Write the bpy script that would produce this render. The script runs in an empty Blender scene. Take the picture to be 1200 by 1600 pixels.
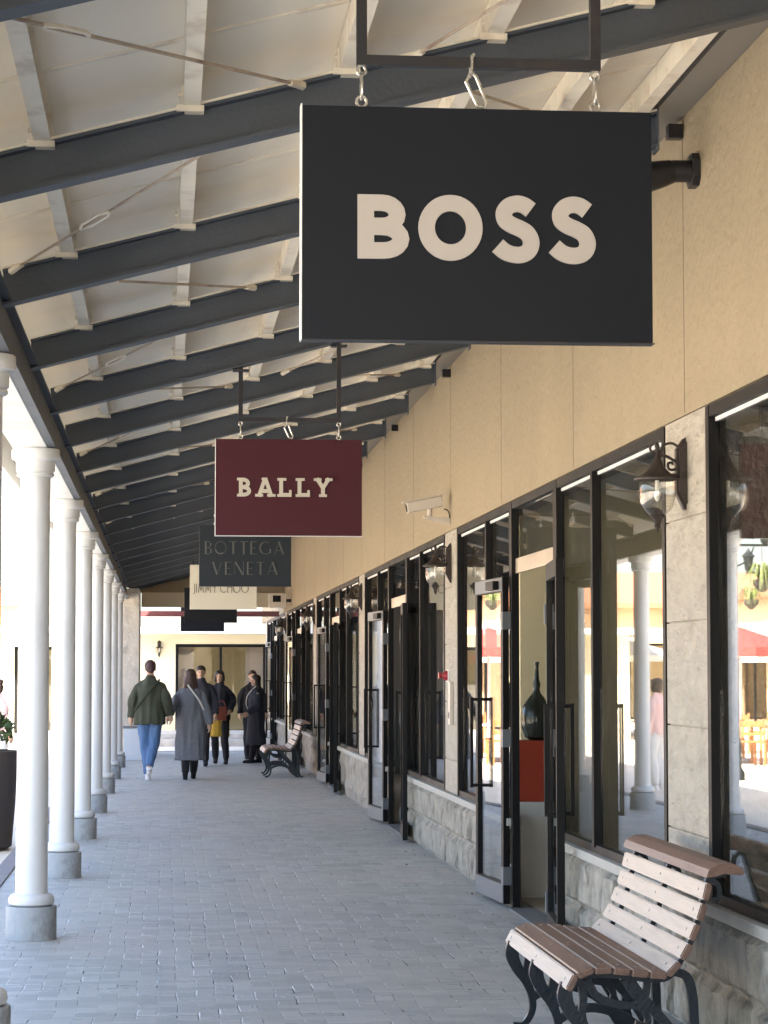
import bpy, bmesh, math, random
from mathutils import Vector, Matrix, noise, Euler
random.seed(7)
S = bpy.context.scene
COL = S.collection
R = math.radians
# ------------------------------------------------------------------ camera
H = 1.6
F_PX = 3700.0
PITCH = math.atan(250 / F_PX)
YAW = math.atan(344 * math.cos(PITCH) / F_PX)
cd = bpy.data.cameras.new('camera')
cam = bpy.data.objects.new('camera', cd); COL.objects.link(cam)
cam.location = (0, 0, H)
cam.rotation_euler = (R(90) + PITCH, 0, -YAW)
cd.sensor_fit = 'VERTICAL'; cd.sensor_height = 24.0
cd.lens = 24.0 * F_PX / 1600
cd.clip_start = 0.1; cd.clip_end = 3000
S.camera = cam
# ------------------------------------------------------------------ sky and sun
to_sun = Vector((0.62, -0.62, 0.84)).normalized()
el = math.asin(to_sun.z); az = math.atan2(to_sun.x, to_sun.y)
w = bpy.data.worlds.new('World'); S.world = w; w.use_nodes = True
nt = w.node_tree; bg = nt.nodes['Background']
sky = nt.nodes.new('ShaderNodeTexSky'); sky.sky_type = 'NISHITA'; sky.sun_disc = False
sky.sun_elevation = el; sky.sun_rotation = az; sky.dust_density = 3.0; sky.air_density = 1.0
nt.links.new(sky.outputs[0], bg.inputs[0]); bg.inputs[1].default_value = 0.13
sl = bpy.data.lights.new('sun', 'SUN'); sl.energy = 5.0; sl.angle = R(0.5); sl.color = (1, .94, .85)
so = bpy.data.objects.new('sun', sl); COL.objects.link(so)
so.rotation_euler = (-to_sun).to_track_quat('-Z', 'Y').to_euler()
S.view_settings.view_transform = 'Standard'; S.view_settings.look = 'None'
S.view_settings.exposure = 3.02; S.view_settings.gamma = 1.0
try:
    S.cycles.max_bounces = 10; S.cycles.diffuse_bounces = 6; S.cycles.transparent_max_bounces = 24
except Exception: pass

# ------------------------------------------------------------------ materials
def newmat(name):
    m = bpy.data.materials.new(name); m.use_nodes = True
    return m, m.node_tree, m.node_tree.nodes['Principled BSDF']

def N(nt, t, **kw):
    n = nt.nodes.new(t)
    for k, v in kw.items(): setattr(n, k, v)
    return n

def math_(nt, op, a, b=None, c=None):
    n = N(nt, 'ShaderNodeMath', operation=op)
    for i, v in enumerate((a, b, c)):
        if v is None: continue
        if isinstance(v, (int, float)): n.inputs[i].default_value = v
        else: nt.links.new(v, n.inputs[i])
    return n.outputs[0]

def mixc(nt, fac, a, b):
    n = N(nt, 'ShaderNodeMix', data_type='RGBA')
    for idx, v in ((0, fac), (6, a), (7, b)):
        if isinstance(v, (int, float)): n.inputs[idx].default_value = v
        elif isinstance(v, (tuple, list)): n.inputs[idx].default_value = (*v[:3], 1)
        else: nt.links.new(v, n.inputs[idx])
    return n.outputs[2]

def mat(name, c, rough=.6, metal=0, var=.12, vs=3.0, bump=0, bs=40, stain=None, stain_s=1.2, stain_a=.5, stretch=(1, 1, 1), spec=.5):
    m, t, p = newmat(name)
    tc = N(t, 'ShaderNodeTexCoord'); mp = N(t, 'ShaderNodeMapping'); mp.inputs['Scale'].default_value = stretch
    t.links.new(tc.outputs['Object'], mp.inputs[0])
    nz = N(t, 'ShaderNodeTexNoise'); nz.inputs['Scale'].default_value = vs; nz.inputs['Detail'].default_value = 6
    t.links.new(mp.outputs[0], nz.inputs[0])
    col = mixc(t, nz.outputs[0], [max(0, x * (1 - var * 1.6)) for x in c], [min(1, x * (1 + var * 1.6)) for x in c])
    if stain:
        n2 = N(t, 'ShaderNodeTexNoise'); n2.inputs['Scale'].default_value = stain_s; n2.inputs['Detail'].default_value = 8; n2.inputs['Roughness'].default_value = .65
        t.links.new(mp.outputs[0], n2.inputs[0])
        f = math_(t, 'MULTIPLY', math_(t, 'MAXIMUM', math_(t, 'SUBTRACT', n2.outputs[0], .52), 0), 6 * stain_a)
        f = math_(t, 'MINIMUM', f, stain_a)
        col = mixc(t, f, col, stain)
    t.links.new(col, p.inputs['Base Color'])
    rr = math_(t, 'ADD', math_(t, 'MULTIPLY', nz.outputs[0], .25), rough - .125)
    t.links.new(math_(t, 'MAXIMUM', rr, .02), p.inputs['Roughness'])
    p.inputs['Metallic'].default_value = metal
    p.inputs['Specular IOR Level'].default_value = spec
    if bump:
        nb = N(t, 'ShaderNodeTexNoise'); nb.inputs['Scale'].default_value = bs; nb.inputs['Detail'].default_value = 5
        t.links.new(mp.outputs[0], nb.inputs[0])
        b = N(t, 'ShaderNodeBump'); b.inputs['Strength'].default_value = min(1, bump); b.inputs['Distance'].default_value = .01 * max(1, bump)
        t.links.new(nb.outputs[0], b.inputs['Height']); t.links.new(b.outputs[0], p.inputs['Normal'])
    return m

def glass_mat(name, tint=(.90, .905, .89), r0=.06, rough=0.0):
    m = bpy.data.materials.new(name); m.use_nodes = True; t = m.node_tree; t.nodes.clear()
    out = N(t, 'ShaderNodeOutputMaterial'); g = N(t, 'ShaderNodeNewGeometry')
    d = N(t, 'ShaderNodeVectorMath', operation='DOT_PRODUCT')
    t.links.new(g.outputs['Normal'], d.inputs[0]); t.links.new(g.outputs['Incoming'], d.inputs[1])
    c = math_(t, 'ABSOLUTE', d.outputs['Value'])
    f = math_(t, 'ADD', math_(t, 'MULTIPLY', math_(t, 'POWER', math_(t, 'SUBTRACT', 1.0, c), 4.2), 1 - r0), r0)
    tr = N(t, 'ShaderNodeBsdfTransparent'); tr.inputs[0].default_value = (*tint, 1)
    gl = N(t, 'ShaderNodeBsdfGlossy'); gl.inputs['Roughness'].default_value = rough
    nz = N(t, 'ShaderNodeTexNoise'); nz.inputs['Scale'].default_value = .7; nz.inputs['Detail'].default_value = 1
    tc = N(t, 'ShaderNodeTexCoord'); t.links.new(tc.outputs['Object'], nz.inputs[0])
    b = N(t, 'ShaderNodeBump'); b.inputs['Strength'].default_value = .02; b.inputs['Distance'].default_value = .01
    t.links.new(nz.outputs[0], b.inputs['Height']); t.links.new(b.outputs[0], gl.inputs['Normal'])
    mx = N(t, 'ShaderNodeMixShader')
    t.links.new(f, mx.inputs[0]); t.links.new(tr.outputs[0], mx.inputs[1]); t.links.new(gl.outputs[0], mx.inputs[2])
    t.links.new(mx.outputs[0], out.inputs[0])
    return m

def paving_mat():
    """herringbone clay-and-cement pavers, 0.2 x 0.1 m"""
    m, t, p = newmat('grey_pavers')
    tc = N(t, 'ShaderNodeTexCoord')
    dn = N(t, 'ShaderNodeTexNoise'); dn.inputs['Scale'].default_value = 1.7; t.links.new(tc.outputs['Object'], dn.inputs[0])
    wv = N(t, 'ShaderNodeVectorMath', operation='MULTIPLY_ADD'); t.links.new(dn.outputs['Color'], wv.inputs[0])
    wv.inputs[1].default_value = (.045, .045, 0); t.links.new(tc.outputs['Object'], wv.inputs[2])
    sx = N(t, 'ShaderNodeSeparateXYZ'); t.links.new(wv.outputs[0], sx.inputs[0])
    u = math_(t, 'MULTIPLY', math_(t, 'ADD', sx.outputs[0], 50.0), 10.3)
    v = math_(t, 'MULTIPLY', math_(t, 'ADD', sx.outputs[1], 50.0), 10.3)
    i = math_(t, 'FLOOR', u); j = math_(t, 'FLOOR', v)
    fx = math_(t, 'FRACT', u); fy = math_(t, 'FRACT', v)
    d = math_(t, 'FLOORED_MODULO', math_(t, 'SUBTRACT', i, j), 4.0)
    e = [math_(t, 'COMPARE', d, float(k), .1) for k in range(4)]
    L = math_(t, 'ADD', fx, e[1]); Rr = math_(t, 'ADD', math_(t, 'SUBTRACT', 1.0, fx), e[0])
    B = math_(t, 'ADD', fy, e[2]); T = math_(t, 'ADD', math_(t, 'SUBTRACT', 1.0, fy), e[3])
    B = math_(t, 'MULTIPLY', B, .45); T = math_(t, 'MULTIPLY', T, .45)
    dist = math_(t, 'MINIMUM', math_(t, 'MINIMUM', L, Rr), math_(t, 'MINIMUM', B, T))
    nj = N(t, 'ShaderNodeTexNoise'); nj.inputs['Scale'].default_value = 6; nj.inputs['Detail'].default_value = 4
    t.links.new(tc.outputs['Object'], nj.inputs[0])
    wid = math_(t, 'ADD', math_(t, 'MULTIPLY', nj.outputs[0], .16), -.01)
    mr = N(t, 'ShaderNodeMapRange'); t.links.new(dist, mr.inputs[0]); mr.inputs[1].default_value = 0
    t.links.new(wid, mr.inputs[2])
    mr.inputs[3].default_value = 1; mr.inputs[4].default_value = 0
    joint = mr.outputs[0]
    cid = N(t, 'ShaderNodeCombineXYZ'); t.links.new(math_(t, 'SUBTRACT', i, e[1]), cid.inputs[0]); t.links.new(math_(t, 'SUBTRACT', j, e[2]), cid.inputs[1])
    wn = N(t, 'ShaderNodeTexWhiteNoise', noise_dimensions='3D'); t.links.new(cid.outputs[0], wn.inputs[0])
    big = N(t, 'ShaderNodeTexNoise'); big.inputs['Scale'].default_value = .45; big.inputs['Detail'].default_value = 6; big.inputs['Roughness'].default_value = .6
    t.links.new(tc.outputs['Object'], big.inputs[0])
    c1 = mixc(t, wn.outputs[0], (.355, .350, .325), (.48, .475, .440))
    fb = math_(t, 'MULTIPLY', math_(t, 'MAXIMUM', math_(t, 'SUBTRACT', big.outputs[0], .47), 0), 4.5)
    c2 = mixc(t, math_(t, 'MINIMUM', fb, .5), c1, (.48, .44, .385))
    fine = N(t, 'ShaderNodeTexNoise'); fine.inputs['Scale'].default_value = 60; t.links.new(tc.outputs['Object'], fine.inputs[0])
    c3 = mixc(t, math_(t, 'MULTIPLY', fine.outputs[0], .35), c2, (.26, .26, .26))
    # joints: some packed with pale sand, some empty and dark
    sn = N(t, 'ShaderNodeTexNoise'); sn.inputs['Scale'].default_value = 2.6; sn.inputs['Detail'].default_value = 3; t.links.new(tc.outputs['Object'], sn.inputs[0])
    sf = math_(t, 'GREATER_THAN', sn.outputs[0], .52)
    wn3 = N(t, 'ShaderNodeTexWhiteNoise', noise_dimensions='4D'); t.links.new(cid.outputs[0], wn3.inputs[0]); wn3.inputs['W'].default_value = 3.7
    sf = math_(t, 'GREATER_THAN', math_(t, 'ADD', wn3.outputs[0], math_(t, 'MULTIPLY', sn.outputs[0], .8)), .88)
    jc = mixc(t, sf, (.12, .122, .13), (.58, .58, .57))
    pn = N(t, 'ShaderNodeTexNoise'); pn.inputs['Scale'].default_value = 13.0; pn.inputs['Detail'].default_value = 2; t.links.new(tc.outputs['Object'], pn.inputs[0])
    wn2 = N(t, 'ShaderNodeTexWhiteNoise', noise_dimensions='4D'); t.links.new(cid.outputs[0], wn2.inputs[0]); wn2.inputs['W'].default_value = 1.3
    v1 = math_(t, 'MULTIPLY', math_(t, 'MAXIMUM', math_(t, 'SUBTRACT', wn2.outputs[0], .40), 0), 2.4)
    v2 = math_(t, 'MINIMUM', math_(t, 'MULTIPLY', math_(t, 'MAXIMUM', math_(t, 'SUBTRACT', pn.outputs[0], .42), 0), 12.0), 1.0)
    vis = math_(t, 'ADD', math_(t, 'MULTIPLY', v1, v2), .05)
    joint = math_(t, 'MULTIPLY', joint, vis)
    c4 = mixc(t, joint, c3, jc)
    gs = N(t, 'ShaderNodeTexNoise'); gs.inputs['Scale'].default_value = 1.6; gs.inputs['Detail'].default_value = 8; gs.inputs['Roughness'].default_value = .7; t.links.new(tc.outputs['Object'], gs.inputs[0])
    gf = math_(t, 'MINIMUM', math_(t, 'MULTIPLY', math_(t, 'MAXIMUM', math_(t, 'SUBTRACT', gs.outputs[0], .54), 0), 3.5), .35)
    c4 = mixc(t, gf, c4, (.27, .25, .235))
    t.links.new(c4, p.inputs['Base Color'])
    p.inputs['Roughness'].default_value = .62
    b = N(t, 'ShaderNodeBump'); b.inputs['Strength'].default_value = .7; b.inputs['Distance'].default_value = .006
    hh = math_(t, 'ADD', math_(t, 'SUBTRACT', 1.0, joint), math_(t, 'ADD', math_(t, 'MULTIPLY', wn.outputs[0], .35), math_(t, 'MULTIPLY', fine.outputs[0], .3)))
    t.links.new(hh, b.inputs['Height']); t.links.new(b.outputs[0], p.inputs['Normal'])
    return m

M = {}
M['stucco'] = mat('beige_stucco', (.315, .255, .168), .88, var=.07, vs=2.2, bump=1.5, bs=20, stain=(.20, .155, .10), stain_s=9, stain_a=.22, spec=.3)
M['pillar'] = mat('travertine', (.40, .355, .29), .85, var=.16, vs=14, bump=6.0, bs=18, stain=(.25, .215, .17), stain_s=11, stain_a=.5, stretch=(1, .35, .8))
M['rock'] = mat('split_stone', (.33, .30, .25), .9, var=.32, vs=13, bump=6, bs=17, stain=(.09, .075, .06), stain_s=7, stain_a=.75, stretch=(1, .6, .45))  # dark blotches mix stone mottling with cleft shade put into the colour
M['sill'] = mat('sill_stone', (.40, .38, .34), .75, var=.12, vs=6, bump=.4, bs=40, stain=(.2, .18, .15), stain_s=3, stain_a=.4)
M['joint'] = mat('dark_joint', (.16, .12, .085), .9)  # dark brown of the wall's movement joints
M['frame'] = mat('black_bronze_aluminium', (.007, .0065, .0065), .55, 0, var=.1, spec=.2)
M['transom'] = mat('anodised_beige', (.42, .37, .29), .35, .5, var=.05)
M['kick'] = mat('brushed_steel', (.13, .14, .15), .55, 0, var=.08, stretch=(1, 1, 8))
M['glass'] = glass_mat('window_glass')
M['lampglass'] = glass_mat('lantern_glass', (.93, .92, .88), .12, .03)
M['steel'] = mat('slate_painted_steel', (.060, .072, .090), .5, 0, var=.18, vs=2.5, bump=.15, bs=60, stain=(.09, .09, .09), stain_s=2.2, stain_a=.25)
M['deck'] = mat('cream_deck', (.84, .77, .64), .75, var=.05, vs=1.2, stain=(.42, .33, .22), stain_s=.8, stain_a=.25)
M['purlin'] = mat('cream_painted_steel', (.80, .73, .60), .55, var=.08, vs=5, stain=(.34, .20, .11), stain_s=3.5, stain_a=.5)
M['rod'] = mat('rusted_cream_rod', (.42, .34, .26), .6, var=.2, vs=6, stain=(.16, .08, .05), stain_s=5, stain_a=.8)
M['ledger'] = mat('grey_flashing', (.30, .29, .27), .5, .1, var=.08)
M['column'] = mat('white_column_paint', (.66, .665, .66), .42, var=.05, vs=1.2, bump=.3, bs=14, stain=(.36, .35, .33), stain_s=3.2, stain_a=.38, stretch=(1, 1, .4))
M['drum'] = mat('grey_base_paint', (.33, .35, .36), .6, var=.14, vs=5, bump=.8, bs=30, stain=(.16, .15, .14), stain_s=6, stain_a=.6)
M['paving'] = paving_mat()
M['plaza'] = mat('plaza_stone', (.68, .61, .50), .8, var=.12, vs=.6, bump=.3, bs=8)
M['kerb'] = mat('kerb_stone', (.22, .20, .20), .8, var=.2, vs=5, bump=.5, bs=30)
M['sign_black'] = mat('black_sign_face', (.0025, .005, .010), .5, 0, var=.06, spec=.25)
M['sign_red'] = mat('maroon_sign_face', (.055, .0075, .014), .5, var=.06, spec=.25)
M['sign_teal'] = mat('teal_sign_face', (.018, .024, .031), .5, var=.06, spec=.25)
M['sign_ivory'] = mat('ivory_sign_face', (.62, .58, .47), .45, var=.03)
M['white_letter'] = mat('warm_white_letter', (.42, .385, .35), .5, var=.04)
M['cream_letter'] = mat('cream_letter', (.52, .48, .39), .5, var=.04)
M['grey_letter'] = mat('pewter_letter', (.10, .10, .096), .5, .2, var=.05)
M['dark_letter'] = mat('bronze_letter', (.10, .09, .07), .4, .3, var=.05)
M['edge_grey'] = mat('grey_edge_trim', (.30, .30, .29), .4)
M['trim_white'] = mat('white_edge_trim', (.75, .74, .72), .4)
M['dark_bar'] = mat('dark_bar', (.022, .022, .026), .4, .3, stain=(.1, .07, .05), stain_s=8, stain_a=.3)
M['chrome'] = mat('galvanised_shackle', (.62, .60, .56), .28, .9, var=.15, vs=20)
M['lamp_metal'] = mat('brown_cast_lamp', (.045, .034, .029), .5, .3, var=.2, bump=.3, bs=60)
M['bulb'] = mat('frosted_bulb', (.8, .78, .72), .3)
M['wood_pale'] = mat('lit_pale_slat', (.56, .45, .36), .55, var=.13, vs=4, bump=.35, bs=14, stain=(.36, .26, .19), stain_s=3, stain_a=.4, stretch=(12, .8, 12))  # paler copy of the slat wood: light on facing slats put into the colour
M['wood_brown'] = mat('brown_slat', (.20, .115, .082), .5, var=.2, vs=4, bump=.35, bs=14, stain=(.10, .055, .038), stain_s=3, stain_a=.5, stretch=(12, .8, 12))
M['iron'] = mat('blue_black_cast_iron', (.020, .026, .034), .4, .3, var=.15, bump=.3, bs=60)
M['bolt'] = mat('bolt_steel', (.35, .33, .3), .35, .8)
M['plastic'] = mat('ivory_plastic', (.56, .50, .42), .5, var=.04)
M['red'] = mat('red_plastic', (.30, .012, .022), .35)
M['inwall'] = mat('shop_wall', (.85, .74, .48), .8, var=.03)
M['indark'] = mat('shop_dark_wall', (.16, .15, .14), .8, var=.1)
M['infloor'] = mat('shop_floor', (.40, .36, .30), .35)
M['plinth'] = mat('plinth_paint', (.82, .82, .80), .5, var=.03)
M['orange'] = mat('orange_box', (.38, .045, .02), .5, var=.06)
M['vase'] = mat('dark_glass_vase', (.035, .04, .035), .15)
M['maroon'] = mat('maroon_beam', (.13, .035, .035), .5)
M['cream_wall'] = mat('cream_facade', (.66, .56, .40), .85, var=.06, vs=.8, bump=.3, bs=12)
M['peach_wall'] = mat('peach_facade', (.66, .45, .27), .85, var=.08, vs=.6, bump=.3, bs=12)
M['pale_stone'] = mat('pale_block_stone', (.48, .45, .40), .85, var=.2, vs=4, bump=4, bs=7, stain=(.2, .19, .16), stain_s=3, stain_a=.6)
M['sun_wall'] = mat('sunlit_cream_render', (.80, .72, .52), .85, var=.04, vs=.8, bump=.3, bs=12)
M['eave_white'] = mat('white_eave', (.72, .72, .70), .5)
M['terracotta'] = mat('terracotta_roof', (.42, .17, .09), .8, var=.25, vs=6, stretch=(1, 6, 1))
M['brown'] = mat('planter_brown', (.060, .048, .045), .6, var=.15, bump=.3, bs=25)
M['soil'] = mat('planting_soil', (.06, .045, .03), .95)
M['leaf'] = mat('leaf_green', (.075, .11, .035), .6, var=.5, vs=6)
M['leaf2'] = mat('leaf_yellow_green', (.16, .19, .05), .6, var=.4, vs=6)
M['umb_red'] = mat('red_canvas', (.58, .13, .11), .8, var=.06)
M['umb_white'] = mat('white_canvas', (.78, .77, .73), .8, var=.04)
M['oak'] = mat('orange_timber', (.42, .20, .07), .55, var=.2, stretch=(8, 1, 8))
M['post'] = mat('dark_green_post', (.020, .024, .022), .45, .3)
M['bin'] = mat('pale_blue_box', (.50, .56, .62), .55, var=.05)
M['skin'] = mat('skin', (.52, .33, .23), .55, var=.05, spec=.35)
M['hair_black'] = mat('black_hair', (.018, .012, .010), .5, var=.3, vs=14, stretch=(3, 3, .4))
M['hair_brown'] = mat('brown_hair', (.045, .022, .017), .5, var=.3, vs=14, stretch=(3, 3, .4))
M['hair_wine'] = mat('wine_hair', (.05, .022, .026), .6, var=.3, vs=30)
M['olive'] = mat('olive_cotton', (.042, .048, .030), .85, var=.15, vs=5, bump=.5, bs=14)
M['jeans'] = mat('blue_denim', (.075, .15, .30), .85, var=.18, vs=6, bump=.4, bs=20)
M['grey_wool'] = mat('grey_wool', (.14, .152, .178), .95, var=.25, vs=40, bump=.5, bs=12)
M['navy'] = mat('navy_wool', (.022, .024, .036), .9, var=.15, bump=.4, bs=12)
M['black_cloth'] = mat('black_cloth', (.013, .013, .016), .9, var=.1)
M['mustard'] = mat('mustard_skirt', (.36, .23, .025), .85, var=.12, vs=8)
M['rust'] = mat('rust_leather', (.20, .045, .025), .5)
M['white_shoe'] = mat('white_shoe', (.72, .72, .72), .5)
M['strap'] = mat('pale_strap', (.45, .43, .40), .5)
M['pink'] = mat('pink_knit', (.70, .48, .45), .9)
M['white_knit'] = mat('white_knit', (.7, .7, .69), .9)
M['eye'] = mat('eye_dark', (.02, .015, .012), .2)
M['lip'] = mat('lip', (.36, .13, .11), .5)
M['poster'] = mat('poster_paper', (.58, .60, .60), .5, var=.3, vs=4)

# ------------------------------------------------------------------ mesh helpers
SPLIT = {'pillar', 'base_wall', 'base_core', 'sill', 'sheet_lap', 'hinge', 'kick_plate', 'cleat', 'joint', 'wall_clip', 'glass_top_glint', 'pane', 'partition', 'bolt', 'eye', 'back_wall'}
def clusters(bm, gap=.012):
    bm.verts.index_update(); seen = set(); comps = []
    for v in bm.verts:
        if v in seen: continue
        st = [v]; seen.add(v); c = []
        while st:
            a = st.pop(); c.append(a)
            for e in a.link_edges:
                b = e.other_vert(a)
                if b not in seen: seen.add(b); st.append(b)
        lo = [min(q.co[k] for q in c) - gap for k in range(3)]; hi = [max(q.co[k] for q in c) + gap for k in range(3)]
        comps.append((lo, hi, c))
    out = []
    for lo, hi, c in comps:
        hit = [g for g in out if all(g[0][k] < hi[k] and g[1][k] > lo[k] for k in range(3))]
        for g in hit:
            out.remove(g); lo = [min(a, b) for a, b in zip(lo, g[0])]; hi = [max(a, b) for a, b in zip(hi, g[1])]; c = c + g[2]
        out.append((lo, hi, c))
    return [c for _, _, c in out]
def link(name, bm, m, parent=None, smooth=False, loc=None, mats=None):
    if name in SPLIT:
        cl = clusters(bm)
        if len(cl) > 1:
            first = None
            for c in cl:
                b2 = bmesh.new(); mp_ = {v: b2.verts.new(v.co) for v in c}; fs = {f for v in c for f in v.link_faces}
                for f in fs: nf = b2.faces.new([mp_[v] for v in f.verts]); nf.material_index = f.material_index
                o = link1(name, b2, m, parent, smooth, loc, mats); first = first or o
            bm.free(); return first
    return link1(name, bm, m, parent, smooth, loc, mats)
def link1(name, bm, m, parent=None, smooth=False, loc=None, mats=None):
    me = bpy.data.meshes.new(name); bmesh.ops.recalc_face_normals(bm, faces=bm.faces); bm.to_mesh(me); bm.free()
    o = bpy.data.objects.new(name, me); COL.objects.link(o)
    for x in (mats or [m]): me.materials.append(M[x] if isinstance(x, str) else x)
    if smooth:
        for p in me.polygons: p.use_smooth = True
        if smooth != 'all':
            try: me.set_sharp_from_angle(angle=R(40))
            except Exception: pass
    if parent: o.parent = parent
    if loc: o.location = loc
    return o

def thing(name, label, cat, loc=(0, 0, 0), rz=0, group=None, kind=None):
    o = bpy.data.objects.new(name, None); COL.objects.link(o); o.location = loc; o.rotation_euler = (0, 0, rz)
    o.empty_display_size = .2
    return tag(o, label, cat, group, kind)

def tag(o, label=None, cat=None, group=None, kind=None):
    if label: o['label'] = label
    if cat: o['category'] = cat
    if group: o['group'] = group
    if kind: o['kind'] = kind
    return o

def copy_tree(o, parent=None):
    c = o.copy(); COL.objects.link(c); c.parent = parent
    for ch in list(o.children): copy_tree(ch, c)
    return c

def BM(): return bmesh.new()

def box(bm, x0, x1, y0, y1, z0, z1, bev=0, mi=0):
    mtx = Matrix.Translation(((x0 + x1) / 2, (y0 + y1) / 2, (z0 + z1) / 2)) @ Matrix.Diagonal((abs(x1 - x0), abs(y1 - y0), abs(z1 - z0), 1))
    r = bmesh.ops.create_cube(bm, size=1, matrix=mtx)
    fs = {f for v in r['verts'] for f in v.link_faces}
    for f in fs: f.material_index = mi
    if bev:
        es = list({e for v in r['verts'] for e in v.link_edges})
        bmesh.ops.bevel(bm, geom=es, offset=bev, segments=2, affect='EDGES', profile=.7)
    return r['verts']

def tube(bm, pts, rad, seg=8, cap=True, flat=1.0):
    pts = [Vector(p) for p in pts]; n = len(pts)
    rads = rad if isinstance(rad, (list, tuple)) else [rad] * n
    rings = []; up = None
    for i, p in enumerate(pts):
        t = (pts[min(i + 1, n - 1)] - pts[max(i - 1, 0)]).normalized()
        if up is None:
            a = Vector((0, 0, 1)) if abs(t.z) < .9 else Vector((1, 0, 0))
            up = (a - t * a.dot(t)).normalized()
        else: up = (up - t * up.dot(t)).normalized()
        s = t.cross(up)
        rings.append([bm.verts.new(p + (up * math.cos(2 * math.pi * k / seg) + s * math.sin(2 * math.pi * k / seg) * flat) * rads[i]) for k in range(seg)])
    for a, b in zip(rings, rings[1:]):
        for k in range(seg): bm.faces.new((a[k], a[(k + 1) % seg], b[(k + 1) % seg], b[k]))
    if cap:
        bm.faces.new(rings[0][::-1]); bm.faces.new(rings[-1])

def lathe(bm, prof, c=(0, 0), seg=24, closed=True, sx=1, sy=1):
    rings = []
    for r, z in prof:
        rings.append([bm.verts.new((c[0] + r * math.cos(2 * math.pi * k / seg) * sx, c[1] + r * math.sin(2 * math.pi * k / seg) * sy, z)) for k in range(seg)])
    for a, b in zip(rings, rings[1:]):
        for k in range(seg): bm.faces.new((a[k], a[(k + 1) % seg], b[(k + 1) % seg], b[k]))
    if closed:
        bm.faces.new(rings[0][::-1]); bm.faces.new(rings[-1])

def prism(bm, poly, axis, a0, a1):
    """poly: 2D list; axis 'y': poly in xz extruded a0..a1 in y; 'x': poly in yz; 'z': poly in xy"""
    def P(q, a):
        return {'y': (q[0], a, q[1]), 'x': (a, q[0], q[1]), 'z': (q[0], q[1], a)}[axis]
    A = [bm.verts.new(P(q, a0)) for q in poly]; B = [bm.verts.new(P(q, a1)) for q in poly]
    n = len(poly)
    bm.faces.new(A); bm.faces.new(B[::-1])
    for k in range(n): bm.faces.new((A[k], B[k], B[(k + 1) % n], A[(k + 1) % n]))

def catmull(pts, per=6):
    out = []; n = len(pts); P = [Vector(p) for p in pts]
    for i in range(n - 1):
        p0 = P[max(i - 1, 0)]; p1 = P[i]; p2 = P[i + 1]; p3 = P[min(i + 2, n - 1)]
        for k in range(per):
            t = k / per
            out.append(.5 * ((2 * p1) + (-p0 + p2) * t + (2 * p0 - 5 * p1 + 4 * p2 - p3) * t * t + (-p0 + 3 * p1 - 3 * p2 + p3) * t ** 3))
    out.append(P[-1]); return out

def ribbon(bm, pts, width, axis, a0, a1, smooth=True, closed=False):
    """stroke of in-plane width along a 2D path, extruded along an axis (overlap-safe: vary a0/a1)"""
    P = [Vector((p[0], p[1])) for p in (catmull([(*p, 0) for p in pts]) if smooth else pts)]
    n = len(P); ws = width if isinstance(width, (list, tuple)) else None
    L = []; Rr = []
    for i, p in enumerate(P):
        if closed: a = P[(i - 1) % n]; b = P[(i + 1) % n]
        else: a = P[max(i - 1, 0)]; b = P[min(i + 1, n - 1)]
        t = (b - a).normalized(); nn = Vector((-t.y, t.x))
        if ws:
            q = i / (n - 1) * (len(ws) - 1); k = min(int(q), len(ws) - 2); wd = ws[k] + (ws[k + 1] - ws[k]) * (q - k)
        else: wd = width
        m = 1.0
        if 0 < i < n - 1 or closed:
            d1 = (p - a).normalized(); m = 1 / max(.6, abs(nn.dot(Vector((-d1.y, d1.x)))))
        L.append(p + nn * wd / 2 * m); Rr.append(p - nn * wd / 2 * m)
    def V(q, a): return bm.verts.new({'y': (q.x, a, q.y), 'x': (a, q.x, q.y), 'z': (q.x, q.y, a)}[axis])
    l0 = [V(q, a0) for q in L]; r0 = [V(q, a0) for q in Rr]; l1 = [V(q, a1) for q in L]; r1 = [V(q, a1) for q in Rr]
    rng = range(n) if closed else range(n - 1)
    for i in rng:
        j = (i + 1) % n
        bm.faces.new((l0[i], l0[j], r0[j], r0[i])); bm.faces.new((l1[i], r1[i], r1[j], l1[j]))
        bm.faces.new((l0[i], l1[i], l1[j], l0[j])); bm.faces.new((r0[i], r0[j], r1[j], r1[i]))
    if not closed:
        bm.faces.new((l0[0], r0[0], r1[0], l1[0])); bm.faces.new((l0[-1], l1[-1], r1[-1], r0[-1]))

def foliage(bm, c, rx, ry, rz, n, s=.05, flat=False):
    for _ in range(n):
        while True:
            q = Vector((random.uniform(-1, 1), random.uniform(-1, 1), random.uniform(-1, 1)))
            if .3 < q.length < 1 and noise.noise(q * 2.3 + Vector(c)) > -.18: break
        p = Vector((c[0] + q.x * rx, c[1] + q.y * ry, c[2] + q.z * rz))
        e = Euler((random.uniform(-1.2, 1.2), random.uniform(-1.2, 1.2), random.uniform(0, 6.28))).to_matrix()
        a = s * random.uniform(.6, 1.3)
        vs = [bm.verts.new(p + e @ Vector(k)) for k in ((-a, 0, 0), (0, -a * .4, a * .1), (a, 0, 0), (0, a * .4, a * .1))]
        bm.faces.new(vs)

# ------------------------------------------------------------------ key dimensions
WX = 2.36            # wall face
GX = 2.393            # glass plane
WIN_TOP, SILL = 2.76, .61
C0, PER = 10.58, 8.86
def rz_(x): return 3.165 + .263 * (x + .70)     # rafter underside height
RH = .155

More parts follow.
